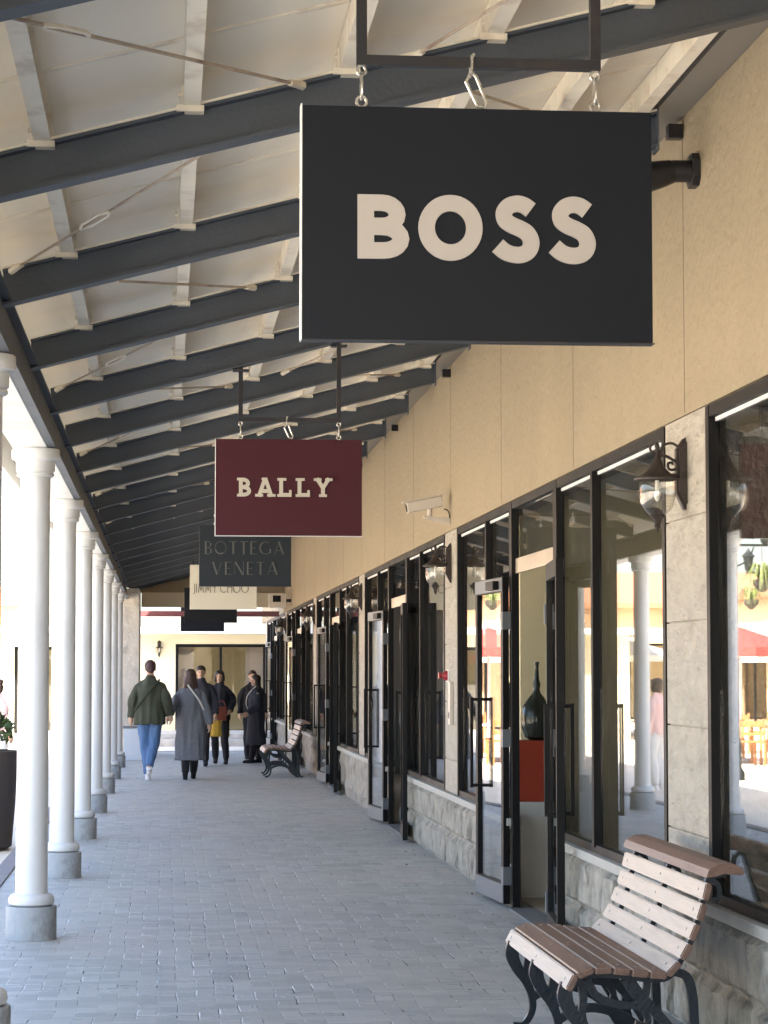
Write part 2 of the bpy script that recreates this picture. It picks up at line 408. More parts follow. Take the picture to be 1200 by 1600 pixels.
# ------------------------------------------------------------------ ground
bm = BM(); v = [bm.verts.new(q) for q in ((-300, -200, -.12), (300, -200, -.12), (300, 500, -.12), (-300, 500, -.12))]; bm.faces.new(v)
g = link('plaza_ground', bm, 'plaza'); tag(g, kind='structure')
bm = BM(); box(bm, -1.2, 2.5, -8, 48.2, -.3, 0)
g = link('walkway', bm, 'paving'); tag(g, kind='structure')
bm = BM()
y = -8.0
while y < 48:
    box(bm, -1.34, -1.203, y, y + .99, -.25, .012, bev=.008); y += 1.0
for k in range(4): box(bm, -1.3 + k * 1.0, -.31 + k * 1.0, 48.21, 48.34, -.25, .008, bev=.008)
g = link('kerb', bm, 'kerb'); tag(g, kind='structure')

# ------------------------------------------------------------------ shop building
bld = thing('shop_building', 'long low beige stucco shop building with dark framed shop windows beside the covered walkway', 'building', (WX, 0, 0))
def bl(name, bm, m, smooth=False, parent=None, mats=None):
    bmesh.ops.translate(bm, verts=bm.verts, vec=(-WX, 0, 0))
    return link(name, bm, m, parent or bld, smooth, mats=mats)
Y0, Y1 = -7.14, 57.4
KS = range(-1, 5)
cs = [C0 + PER * k for k in range(-2, 6)]          # pillar centres
bm = BM(); box(bm, WX, WX + .3, Y0, Y1, WIN_TOP + .01, 6.0)
bl('wall', bm, 'stucco')
bm = BM(); box(bm, WX - .15, 14, Y0, Y1, 6.003, 6.25, bev=.01); bl('roof', bm, 'ledger')  # out-of-view slab added to keep the sun out of the shops
bm = BM()                                            # vertical movement joints
yy = C0 - PER
while yy < 56:
    box(bm, WX - .0015, WX + .02, yy - .004, yy + .004, WIN_TOP + .02, 5.9); yy += PER / 3
bl('joint', bm, 'joint')
# back and side walls, interior shell
bm = BM()
box(bm, 9.0, 9.2, Y0, Y1, -.1, 6); box(bm, WX + .31, 9, Y0, Y0 + .2, -.1, 6); box(bm, WX + .31, 9, Y1 - .2, Y1, -.1, 6)
bl('back_wall', bm, 'stucco')
bm = BM(); box(bm, GX + .12, 9, Y0 + .2, Y1 - .2, -.2, .004); bl('shop_floor', bm, 'infloor')
bm = BM(); box(bm, WX + .303, 9, Y0 + .2, Y1 - .2, 3.0, 3.1); bl('shop_ceiling', bm, 'eave_white')
bm = BM()
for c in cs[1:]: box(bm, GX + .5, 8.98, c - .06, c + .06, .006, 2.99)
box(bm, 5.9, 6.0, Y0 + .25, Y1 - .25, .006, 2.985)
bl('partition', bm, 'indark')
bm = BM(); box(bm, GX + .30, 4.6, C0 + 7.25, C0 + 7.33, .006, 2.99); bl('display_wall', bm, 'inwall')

def rocky(bm, y0, y1, z0, z1, near):
    """split-faced masonry: courses of blocks with chipped faces, real relief"""
    zc = [z0, z0 + (z1 - z0) * .5, z1]
    for r in range(2):
        y = y0; 
        while y < y1 - .02:
            ln = min(random.uniform(.38, .6), y1 - y)
            if y1 - y - ln < .15: ln = y1 - y
            s = .035 if near else .12
            ny = max(2, int(ln / s)); nz = max(2, int((zc[r + 1] - zc[r]) / s))
            g = []
            for a in range(ny + 1):
                row = []
                for b in range(nz + 1):
                    Y = y + ln * a / ny; Z = zc[r] + (zc[r + 1] - zc[r]) * b / nz
                    ed = a in (0, ny) or b in (0, nz)
                    n1 = noise.noise(Vector((Y * 9, Z * 3.2, y * 3))) * .034 + noise.noise(Vector((Y * 24, Z * 9, 0))) * .014
                    x = WX + .014 - (-.006 if ed else .030 + n1)
                    row.append(bm.verts.new((x, Y, Z)))
                g.append(row)
            for a in range(ny):
                for b in range(nz): bm.faces.new((g[a][b], g[a + 1][b], g[a + 1][b + 1], g[a][b + 1]))
            y += ln
# base walls, sills, pillars
segs = []
for k in KS:
    c = C0 + PER * k
    segs.append((c - 3.41, c + 3.6 - .0))           # far window of previous bay .. door near jamb
segs = [(C0 + PER * k - (PER - 5.45), C0 + PER * k + 3.6) for k in range(-1, 6)]
bm = BM(); bs = BM(); bb = BM()
for a, b in segs:
    b = min(b, Y1)
    rocky(bm, a + .02, b - .02, 0.0, SILL - .055, a < 24)
    box(bb, WX + .0135, GX + .03, a + .02, b - .02, -.1, SILL - .056)
    box(bs, WX - .035, GX + .035, a + .0, b - .0, SILL - .053, SILL - .002, bev=.008)
bl('base_wall', bm, 'rock'); bl('base_core', bb, 'rock'); bl('sill', bs, 'sill', smooth=True)
bm = BM()
for c in cs[1:]:
    zs = [SILL, .88, 1.355, 1.83, 2.30, WIN_TOP + .008]
    for a, b in zip(zs, zs[1:]):
        p_ = BM(); box(p_, WX + .001, GX + .3, c - .43, c + .43, a + .003, b - .003, bev=.003)
        me_ = bpy.data.meshes.new('t'); p_.to_mesh(me_); p_.free(); bm.from_mesh(me_); bpy.data.meshes.remove(me_)
    box(bm, WX + .012, GX + .28, c - .42, c + .42, SILL - .003, WIN_TOP)
bl('pillar', bm, 'pillar')

FD = .05
def frame_bar(bm, y, x0=WX - .006, x1=GX + .012, z0=SILL, z1=WIN_TOP, w=.06): box(bm, x0, x1, y, y + w, z0 + .001, z1 - .001)
def window(y0, y1, mull):
    bm = BM()
    frame_bar(bm, y0 + .001); frame_bar(bm, y1 - .061)
    frame_bar(bm, mull, z0=SILL + .03, z1=WIN_TOP - .05)
    box(bm, WX - .003, GX + .011, y0 + .062, y1 - .062, WIN_TOP - .05, WIN_TOP - .002)
    box(bm, WX + .003, GX + .011, y0 + .062, y1 - .062, SILL + .001, SILL + .045)
    w_ = bl('window', bm, 'frame')
    bm = BM(); box(bm, GX, GX + .008, y0 + .062, mull - .001, SILL + .046, WIN_TOP - .051); box(bm, GX, GX + .008, mull + .061, y1 - .062, SILL + .046, WIN_TOP - .051)
    bl('pane', bm, 'glass', parent=w_)
    bm = BM(); box(bm, GX - .008, GX - .001, y0 + .062, mull - .001, WIN_TOP - .07, WIN_TOP - .052); box(bm, GX - .008, GX - .001, mull + .061, y1 - .062, WIN_TOP - .07, WIN_TOP - .052)  # white strips draw the bright reflection along the top of the glass
    bl('glass_top_glint', bm, 'trim_white', parent=w_)
DW = .90
def make_leaf():
    """door leaf, hinge at local origin, leaf extends along +Y, outer face towards -X"""
    bm = BM(); st = .05
    box(bm, -.022, .022, 0, .07, .03, 2.25); box(bm, -.022, .022, DW - .07, DW, .03, 2.25)
    box(bm, -.022, .022, .071, DW - .071, .03, .17); box(bm, -.022, .022, .071, DW - .071, 2.15, 2.25)
    e = link('door', bm, None, mats=['frame'])
    bm = BM(); box(bm, -.004, .004, .072, DW - .072, .171, 2.149); link('pane', bm, 'glass', e)
    bm = BM(); box(bm, -.026, -.0225, .01, DW - .01, .035, .16); link('kick_plate', bm, 'kick', e)
    bm = BM(); box(bm, -.026, -.0225, .01, DW - .01, 2.155, 2.245); link('top_plate', bm, 'kick', e)
    bm = BM()
    for s in (-1, 1):
        box(bm, s * .075 - .011, s * .075 + .011, DW - .12, DW - .098, .78, 1.42)
    for z in (.795, 1.405): box(bm, -.063, .063, DW - .12, DW - .098, z - .011, z + .011)
    link('pull_handle', bm, 'frame', e)
    bm = BM()
    for z in (.22, 1.15, 1.95): box(bm, -.032, .032, -.035, .035, z - .06, z + .06)
    link('hinge', bm, 'kick', e)
    bm = BM(); box(bm, -.07, -.027, .1, .34, 2.165, 2.225, bev=.006); link('door_closer', bm, 'frame', e)
    return e
leaf_src = None
def place_leaf(x, y, ang):
    global leaf_src
    if leaf_src is None: leaf_src = make_leaf(); o = leaf_src
    else: o = copy_tree(leaf_src)
    o.parent = bld; o.location = (x - WX, y, 0); o.rotation_euler = (0, 0, ang)
for k in KS:
    c = C0 + PER * k
    window(c + .43, c + 3.6, c + 2.33)
    window(c + 5.45, c + 8.43, c + 6.68)
    bm = BM()
    y0, y1 = c + 3.6, c + 5.45
    frame_bar(bm, y0 + .001, z0=.0); frame_bar(bm, y1 - .061, z0=0)
    box(bm, WX - .003, GX + .011, y0 + .062, y1 - .062, WIN_TOP - .05, WIN_TOP - .002)
    fr = bl('door_frame', bm, 'frame')
    bm = BM(); box(bm, WX + .02, GX + .012, y0 + .062, y1 - .062, 2.27, 2.37, bev=.003); bl('transom_bar', bm, 'transom', parent=fr)
    bm = BM(); box(bm, GX, GX + .008, y0 + .062, y1 - .062, 2.371, WIN_TOP - .051); bl('transom_pane', bm, 'glass', parent=fr)
    bm = BM(); box(bm, WX - .03, GX + .11, y0 + .062, y1 - .062, .001, .014); bl('threshold', bm, 'kick', parent=fr)
    if k == -1:
        place_leaf(GX + .04, y0 + .063, 0); place_leaf(GX + .04, y1 - .064, math.pi)
    else:
        place_leaf(WX - .035, y1 + .02, R(4.5 + k % 2))        # far leaf folded back along the wall, away from the camera
        place_leaf(WX - .035, y0 + .03, math.pi - R(4.5 + (k + 1) % 2))  # near leaf folded towards the camera

# ------------------------------------------------------------------ canopy
can = thing('walkway_canopy', 'sloping covered walkway roof of dark slate rafters and cream deck carried on white round columns', 'canopy', (-.785, 0, 0))
def cn(name, bm, m, smooth=False, parent=None):
    bmesh.ops.translate(bm, verts=bm.verts, vec=(.785, 0, 0)); return link(name, bm, m, parent or can, smooth)
XR = 2.15; YC0, YC1 = -6.0, 47.4
TOPD = RH + .115
def zd(x): return rz_(x) + TOPD
bm = BM()
prism(bm, [(-1.15, zd(-1.15)), (WX - .002, zd(WX)), (WX - .002, zd(WX) + .06), (-1.15, zd(-1.15) + .06)], 'y', YC0, YC1)
cn('deck', bm, 'deck')
bm = BM(); y = YC0 + .6                               # sheet laps
while y < YC1:
    prism(bm, [(-1.1, zd(-1.1) - .006), (WX - .01, zd(WX - .01) - .006), (WX - .01, zd(WX - .01) + .002), (-1.1, zd(-1.1) + .002)], 'y', y, y + .035); y += 2.15
cn('sheet_lap', bm, 'purlin')
def rafter_mesh():
    bm = BM(); t = .008
    x0, x1 = -.698, XR
    def sl(a0, a1, hw):
        prism(bm, [(x0, rz_(x0) + a0), (x1, rz_(x1) + a0), (x1, rz_(x1) + a1), (x0, rz_(x0) + a1)], 'y', -hw, hw)
    sl(0, .011, .05); sl(.0112, RH - .0112, .005); sl(RH - .011, RH, .05)
    box(bm, XR + .0005, XR + .010, -.055, .055, rz_(XR) - .02, rz_(XR) + RH + .02)
    bmesh.ops.translate(bm, verts=bm.verts, vec=(.785, 0, 0))
    return bm
def nailer():
    bm = BM(); x0, x1 = -.698, XR; b = RH + .0005
    prism(bm, [(x0, rz_(x0) + b), (x1, rz_(x1) + b), (x1, rz_(x1) + b + .0085), (x0, rz_(x0) + b + .0085)], 'y', -.056, .056)
    bmesh.ops.translate(bm, verts=bm.verts, vec=(.785, 0, 0)); return bm
def ray(n): pass
raf = None
PXS = [-.45, .055, .59, 1.10, 1.62, 2.05]
RAFT = [5.9 + 2.15 * k for k in range(-4, 20)]
cl_ = None
for i, y in enumerate(RAFT):
    if raf is None:
        raf = link('rafter', rafter_mesh(), 'steel', can); link('top_strip', nailer(), 'purlin', raf)
        bm = BM()
        for px in PXS:
            z = rz_(px) + RH
            box(bm, px - .025, px + .07, -.059, .059, z - .010, z + .012)
            box(bm, px - .008, px - .001, -.052, -.0, z + .01, z + .085)
            tube(bm, [(px - .02, -.035, z + .05), (px + .003, -.035, z + .05)], .011, 6)
        bmesh.ops.translate(bm, verts=bm.verts, vec=(.785, 0, 0))
        link('cleat', bm, 'purlin', raf); o = raf
    else: o = copy_tree(raf, can)
    o.location = (0, y, 0)
pr = None
for px in PXS:
    if pr is None:
        bm = BM()   # channel section
        z = 0
        box(bm, 0, .006, YC0 + .05, YC1 - .05, .010, .112); box(bm, .0062, .058, YC0 + .05, YC1 - .05, .010, .016); box(bm, .0062, .058, YC0 + .05, YC1 - .05, .104, .1115)
        pr = link('purlin', bm, 'purlin', can); o = pr
    else: o = copy_tree(pr, can)
    o.location = (px + .785, 0, rz_(px) + RH)
# edge beam: white box on the column heads with a dark channel on its inner side
bm = BM(); box(bm, -.92, -.712, YC0, 44.5, 2.955, 3.165, bev=.004); cn('edge_beam', bm, 'column')
bm = BM(); box(bm, -.7115, -.700, YC0, 44.5, 2.958, 3.20); box(bm, -.6995, -.66, YC0, 44.5, 2.958, 2.968); box(bm, -.6995, -.66, YC0, 44.5, 3.188, 3.199)
cn('edge_channel', bm, 'steel')
bm = BM(); box(bm, -1.18, -1.152, YC0, YC1, 3.06, 3.50); box(bm, -1.26, -1.182, YC0, YC1, 3.30, 3.44, bev=.01); cn('gutter', bm, 'eave_white')
# flashing between the rafter ends and the wall
bm = BM(); prism(bm, [(XR + .011, 4.085), (WX - .003, 4.14), (WX - .003, 4.20), (XR + .011, 4.30)], 'y', YC0, YC1); cn('flashing', bm, 'ledger')
bm = BM()
y = C0 - 4.43 * 3
while y < YC1: box(bm, WX - .07, WX - .004, y - .03, y + .03, 4.045, 4.11); y += 4.43
cn('wall_clip', bm, 'dark_bar')
# diagonal tie rods with turnbuckles
def rod(p, q):
    p = Vector(p); q = Vector(q); d = (q - p).normalized(); L = (q - p).length
    bm = BM(); tube(bm, [p, q], .0065, 6); r_ = cn('tie_rod', bm, 'rod', True)
    bm = BM(); a = p + d * L * (.28 if L > 1.5 else .3); s = d.cross(Vector((0, 0, 1))).normalized() * .022
    for sg in (1, -1): tube(bm, [a, a + d * .05 + s * sg, a + d * .2 + s * sg, a + d * .25], .008, 6)
    cn('turnbuckle', bm, 'purlin', True, parent=r_)
    for e, dd in ((p, d), (q, -d)):
        bm = BM(); tube(bm, [e, e + dd * .10], [.017, .012], 6); cn('rod_end', bm, 'purlin', True, parent=r_)
zr = lambda x: rz_(x) + RH - .02
for k in range(-1, 9):
    yc = 10.2 + 4.3 * (k - 1)
    for ym in (yc - 2.15, yc + 2.15):
        s = 1 if ym > yc else -1
        if ym > 46.9: continue
        rod((-.66, yc + s * .06, zr(-.66)), (.46, ym - s * .06, zr(.46)))
        rod((1.86, yc + s * .06, zr(1.86)), (.82, ym - s * .06, zr(.82)))
# columns
colm = None
for k in range(-3, 8):
    y = 10.2 + 4.3 * k
    if colm is None:
        bm = BM()
        lathe(bm, [(.096, .25), (.094, 1.2), (.090, 2.70), (.090, 2.80)], seg=32)
        colm = link('column', bm, 'column', can, True)
        bm = BM()
        lathe(bm, [(.090, 2.78), (.104, 2.783), (.112, 2.79), (.112, 2.802), (.106, 2.808), (.109, 2.812), (.117, 2.818), (.117, 2.875), (.126, 2.884), (.142, 2.890), (.145, 2.90), (.145, 2.945), (.141, 2.953), (.08, 2.954)], seg=32)
        link('capital', bm, 'column', colm, True)
        bm = BM()
        lathe(bm, [(.098, .20), (.118, .201), (.134, .212), (.139, .232), (.134, .254), (.118, .268), (.10, .272)], seg=32)
        link('torus', bm, 'column', colm, True)
        bm = BM()
        lathe(bm, [(.152, .001), (.152, .19), (.148, .199), (.10, .2)], seg=32)
        link('base', bm, 'drum', colm, True); o = colm
    else: o = copy_tree(colm, can)
    o.location = (0, y, 0)
# end gable and lintel
bm = BM()
prism(bm, [(-1.0, 3.17), (WX - .003, 3.17), (WX - .003, rz_(WX) - .01), (-.70, rz_(-.7) - .01)], 'y', 46.95, 47.1); cn('gable', bm, 'stucco')
bm = BM(); box(bm, -.45, WX - .003, 46.90, 47.15, 2.88, 3.165, bev=.01); cn('lintel', bm, 'cream_wall')
bm = BM(); box(bm, -.88, -.462, 44.55, 47.15, 0, 3.16, bev=.015); cn('pier', bm, 'pale_stone')

# ------------------------------------------------------------------ lettering strokes
def arc(cx, cy, rx, ry, a0, a1, n=14):
    return [(cx + rx * math.cos(R(a0 + (a1 - a0) * k / n)), cy + ry * math.sin(R(a0 + (a1 - a0) * k / n))) for k in range(n + 1)]
def glyph(ch, s):
    """strokes on unit cap height with stroke width s -> (list of (pts, width, smooth, closed)), advance"""
    h = s / 2; o = []
    def ln(*p, w=None): o.append((list(p), w or s, False, False))
    def cv(p, w=None, closed=False): o.append((p, w or s, False, closed))
    if ch == 'B':
        ln((h, 0), (h, 1)); wd = .82 if s > .2 else .62
        ry1 = (.5 - h) / 2 + .0; rt = 1 - h - ry1
        m = .51
        cv([(s * .9, 1 - h), (wd - .32 - h + .02, 1 - h)] + arc(wd - .30 - h, (1 - h + m) / 2, .24, (1 - h - m) / 2, 90, -90, 10)[1:] + [(s * .9, m)])
        cv([(s * .9, m - .015), (wd - .30 - h, m - .015)] + arc(wd - .28 - h, (m - .015 + h) / 2, .28, (m - .015 - h) / 2, 90, -90, 10)[1:] + [(s * .9, h)])
        return o, wd
    if ch == 'O':
        r = .515 - h if s > .2 else .5 - h
        cv(arc(r + h, .5, r, r, 0, 360, 40)[:-1], closed=True); return o, 2 * (r + h)
    if ch == 'S':
        return [([(.63, .80), (.52, .872), (.40, .895), (.27, .855), (.195, .755), (.215, .635), (.32, .56), (.455, .505), (.575, .43), (.635, .30), (.60, .17), (.49, .10), (.35, .095), (.21, .14), (.09, .235)], s, True, False)], .76
    if ch == 'A': ln((h * .8, 0), (.40, 1)); ln((.40, 1), (.8 - h * .8, 0)); ln((.2, .3), (.6, .3)); return o, .8
    if ch == 'L': ln((h, 0), (h, 1)); ln((s, h), (.5, h)); return o, (.62 if s > .15 else .5)
    if ch == 'Y': ln((.36, 0), (.36, .5)); ln((.05, 1), (.36, .48)); ln((.67, 1), (.36, .48)); return o, .72
    if ch == 'T': ln((.3, 0), (.3, 1 - s)); ln((0, 1 - h), (.6, 1 - h)); return o, .6
    if ch == 'E': ln((h, 0), (h, 1)); ln((s, h), (.5, h)); ln((s, .5), (.45, .5)); ln((s, 1 - h), (.5, 1 - h)); return o, .5
    if ch == 'V': ln((h, 1), (.38, 0)); ln((.38, 0), (.76 - h, 1)); return o, .76
    if ch == 'N': ln((h, 0), (h, 1)); ln((h, 1), (.72 - h, 0)); ln((.72 - h, 0), (.72 - h, 1)); return o, .72
    if ch == 'G': cv(arc(.5, .5, .5 - h, .5 - h, 45, 340, 26)); ln((.55, .42), (.97, .42)); return o, 1.0
    if ch == 'C': cv(arc(.5, .5, .5 - h, .5 - h, 48, 312, 26)); return o, .88
    if ch == 'J': cv([(.30, 1), (.30, .1)] + arc(.14, .1, .16, .2, 0, -120, 8)[1:]); return o, .36
    if ch == 'I': ln((h, 0), (h, 1)); return o, s
    if ch == 'M': ln((.08, 0), (.18, 1)); ln((.18, 1), (.45, .25)); ln((.45, .25), (.72, 1)); ln((.72, 1), (.82, 0)); return o, .9
    if ch == 'H': ln((h, 0), (h, 1)); ln((.62 - h, 0), (.62 - h, 1)); ln((s, .6), (.62 - s, .6)); return o, .62
    return o, .4
def glyph_c(ch):
    """high-contrast capitals: heavy main strokes, hairline bars"""
    T, t = .13, .035; o = []; ln = lambda w_, *p: o.append((list(p), w_, False, False))
    if ch == 'B': ln(T, (.07, 0), (.07, 1)); o.append(([(.12, .98), (.3, .98)] + arc(.3, .74, .16, .24, 90, -90, 8)[1:] + [(.12, .5)], t, False, False)); o.append(([(.12, .49), (.3, .49)] + arc(.3, .25, .2, .24, 90, -90, 8)[1:] + [(.12, .02)], t, False, False)); ln(.09, (.46, .62), (.46, .85)); ln(.10, (.50, .12), (.50, .38)); return o, .56
    if ch in 'OGC':
        a0, a1 = (0, 360) if ch == 'O' else (50, 330)
        if ch == 'O': o.append((arc(.5, .5, .46, .48, 0, 360, 30)[:-1], t, False, True)); o.append((arc(.5, .5, .44, .46, 200, 300, 10), T * .8, False, False))
        else: o.append((arc(.5, .5, .46, .48, a0, a1, 26), t, False, False)); o.append((arc(.5, .5, .44, .46, 120, 235, 10), T * .8, False, False))
        if ch == 'G': ln(T * .8, (.9, .1), (.9, .42))
        return o, 1.0
    if ch == 'T': ln(T, (.32, 0), (.32, .96)); ln(t, (0, .98), (.64, .98)); return o, .64
    if ch == 'E': ln(T, (.07, 0), (.07, 1)); ln(t, (.14, .98), (.52, .98)); ln(t, (.14, .5), (.42, .5)); ln(t, (.14, .02), (.52, .02)); return o, .52
    if ch == 'A': ln(t, (.02, 0), (.4, 1)); ln(T, (.38, 1), (.74, 0)); ln(t, (.14, .3), (.6, .3)); return o, .8
    if ch == 'V': ln(T, (.07, 1), (.4, 0)); ln(t, (.4, 0), (.76, 1)); return o, .78
    if ch == 'N': ln(t, (.02, 0), (.02, 1)); ln(T, (.06, 1), (.66, 0)); ln(t, (.7, 0), (.7, 1)); return o, .72
    return glyph(ch, .08)
def text(bm, word, s, height, x0, x1, z0, yf, depth, slab=False, gap=.12):
    """lay a word so that it fills x0..x1; letters face -Y at y=yf-depth"""
    gl = [glyph_c(c) if s == .09 else glyph(c, s) for c in word]; tot = sum(g[1] for g in gl) + gap * (len(word) - 1)
    sx = (x1 - x0) / tot; x = x0; cnt = 0
    for c, (st, adv) in zip(word, gl):
        extra = []
        if slab:
            e = .16
            if c == 'B': extra = [([(-.09, .07), (.3, .07)], .14), ([(-.09, .93), (.3, .93)], .14)]
            if c == 'A': extra = [([(-.10, .07), (.30, .07)], .14), ([(.50, .07), (.92, .07)], .14), ([(.22, .95), (.5, .95)], .10)]
            if c == 'L': extra = [([(-.09, .07), (.3, .07)], .14), ([(-.09, .93), (.36, .93)], .14), ([(.56, .0), (.56, .36)], .13), ([(.3, .07), (.62, .07)], .14)]
            if c == 'Y': extra = [([(.16, .07), (.56, .07)], .14), ([(-.10, .93), (.28, .93)], .14), ([(.48, .93), (.84, .93)], .14)]
        for pts, w_, sm, cl in st + [(p, w2, False, False) for p, w2 in extra]:
            cnt += 1; a = yf - depth - cnt * .00025
            P = [(x + p[0] * sx, z0 + p[1] * height) for p in pts]
            ribbon(bm, P, w_ * height if s < .2 or slab else w_ * height, 'y', a, yf + .0005, smooth=sm, closed=cl)
        x += (adv + gap) * sx

def hanging_sign(y, face, label, words, group='shop signs hanging in a row under the canopy', trim=True, letter=None, x0=.335, x1=1.235, z0=2.43, z1=3.03):
    t = thing('hanging_sign', label, 'shop sign', ((x0 + x1) / 2, y, z0), 0, group)
    def pt(name, bm, m, smooth=False, parent=None, mats=None):
        bmesh.ops.translate(bm, verts=bm.verts, vec=(-(x0 + x1) / 2, -y, -z0)); return link(name, bm, m, parent or t, smooth, mats=mats)
    bm = BM(); box(bm, x0 + .004, x1 - .004, y - .022, y + .022, z0 + .004, z1 - .004, bev=.002); pt('panel', bm, face)
    if trim:
        bm = BM(); box(bm, x0, x0 + .0035, y - .024, y + .024, z0, z1); pt('edge_trim', bm, 'trim_white' if face != 'sign_teal' else 'steel')
        bm = BM(); box(bm, x0 + .004, x1, y - .024, y + .024, z0, z0 + .0028); pt('edge_trim', bm, 'dark_bar' if face != 'sign_red' else 'trim_white')
    if words:
        bm = BM()
        for wd, s, hgt, a, b, z, sl_, gp in words: text(bm, wd, s, hgt, a, b, z, y - .022, .005, sl_, gp)
        pt('lettering', bm, letter)
        bm = BM()
    # hanger: two uprights from the rafter and a cross bar
    ul, ur = x0 + .155, x1 - .145; zb = z1 + .115
    bm = BM()
    for u in (ul, ur): box(bm, u - .013, u + .013, y - .013, y + .013, zb + .0165, rz_(u) + .02)
    box(bm, ul - .013, ur + .013, y - .0125, y + .0125, zb - .010, zb + .016)
    box(bm, ul - .05, ul + .05, y - .04, y + .04, rz_(ul - .05) - .012, rz_(ul - .05) - .002); box(bm, ur - .05, ur + .05, y - .04, y + .04, rz_(ur - .05) - .012, rz_(ur - .05) - .002)
    hf = pt('hanger_frame', bm, 'dark_bar')
    for u in (ul, ur):
        bm = BM()
        tube(bm, [(u + .011 * math.cos(a), y - .0, zb - .022 + .013 * math.sin(a)) for a in [R(k * 30) for k in range(13)]], .004, 6)
        tube(bm, [(u, y + .009 * math.cos(a), zb - .062 + .034 * math.sin(a)) for a in [R(k * 30) for k in range(13)]], .0038, 6)
        tube(bm, [(u + .013 * math.cos(a), y, z1 + .012 + .014 * math.sin(a)) for a in [R(k * 30) for k in range(13)]], .004, 6)
        pt('shackle', bm, 'chrome', True)
    bm = BM(); u = (ul + ur) / 2 - .015
    tube(bm, [(u - .004, y - .016, zb + .02), (u - .006, y - .016, zb - .03)], .005, 6); tube(bm, [(u, y - .016, zb + .022), (u, y + .016, zb + .022), (u - .006, y + .017, zb - .03)], .004, 6)
    link2 = [(u - .006, y, zb - .02), (u - .018, y, zb - .045), (u + .012, y, zb - .108), (u + .030, y, zb - .112), (u + .034, y, zb - .095), (u + .008, y, zb - .03), (u - .006, y, zb - .02)]
    tube(bm, link2, .0045, 6); pt('carabiner', bm, 'chrome', True)
    return t
def px(x, y, Y):   # helper only used to size the lettering rows on a sign
    return (x - 256) * Y / F_PX, H + (1050 - y) * Y / F_PX
def sg_boss():
    z = 2.637; hh = .163
    return [('BOSS', .255, hh, .479, 1.083, z, False, .16)]
hanging_sign(5.9, 'sign_black', 'large black hanging sign reading BOSS in bold off-white capitals, nearest the viewer', sg_boss(), letter='white_letter')
hanging_sign(14.5, 'sign_red', 'maroon hanging sign reading BALLY in cream slab serif capitals', [('BALLY', .20, .115, .45, 1.01, 2.672, True, .30)], letter='cream_letter', x0=.305, x1=1.21)
hanging_sign(23.1, 'sign_teal', 'dark slate hanging sign reading BOTTEGA VENETA in thin grey capitals on two lines', [('BOTTEGA', .09, .125, .39, 1.16, 2.745, False, .22), ('VENETA', .09, .125, .46, 1.10, 2.545, False, .24)], letter='grey_letter')
hanging_sign(31.7, 'sign_ivory', 'ivory hanging sign reading JIMMY CHOO in thin dark capitals behind the slate sign', [('JIMMY', .07, .12, .375, .70, 2.655, False, .2), ('CHOO', .07, .12, .74, 1.12, 2.655, False, .14)], letter='dark_letter', trim=False)
hanging_sign(40.3, 'sign_black', 'plain dark hanging sign mostly hidden behind the ivory sign', None, trim=False)
t5 = hanging_sign(48.9, 'sign_black', 'farthest dark hanging sign, beyond the end of the canopy under a maroon beam', None, trim=False)

# maroon cross beam past the canopy that carries the last sign
pg = thing('cross_beam', 'long maroon steel beam spanning between posts beyond the end of the walkway', 'beam', (0.9, 48.9, 0))
bm = BM(); box(bm, -1.6, 1.47, -.06, .06, 2.755, 2.85); box(bm, -1.6, 1.47, -.1, .1, 2.74, 2.752); link('beam', bm, 'maroon', pg)
bm = BM(); box(bm, -1.72, -1.602, -.06, .06, -.12, 3.3); link('post', bm, 'cream_wall', pg)

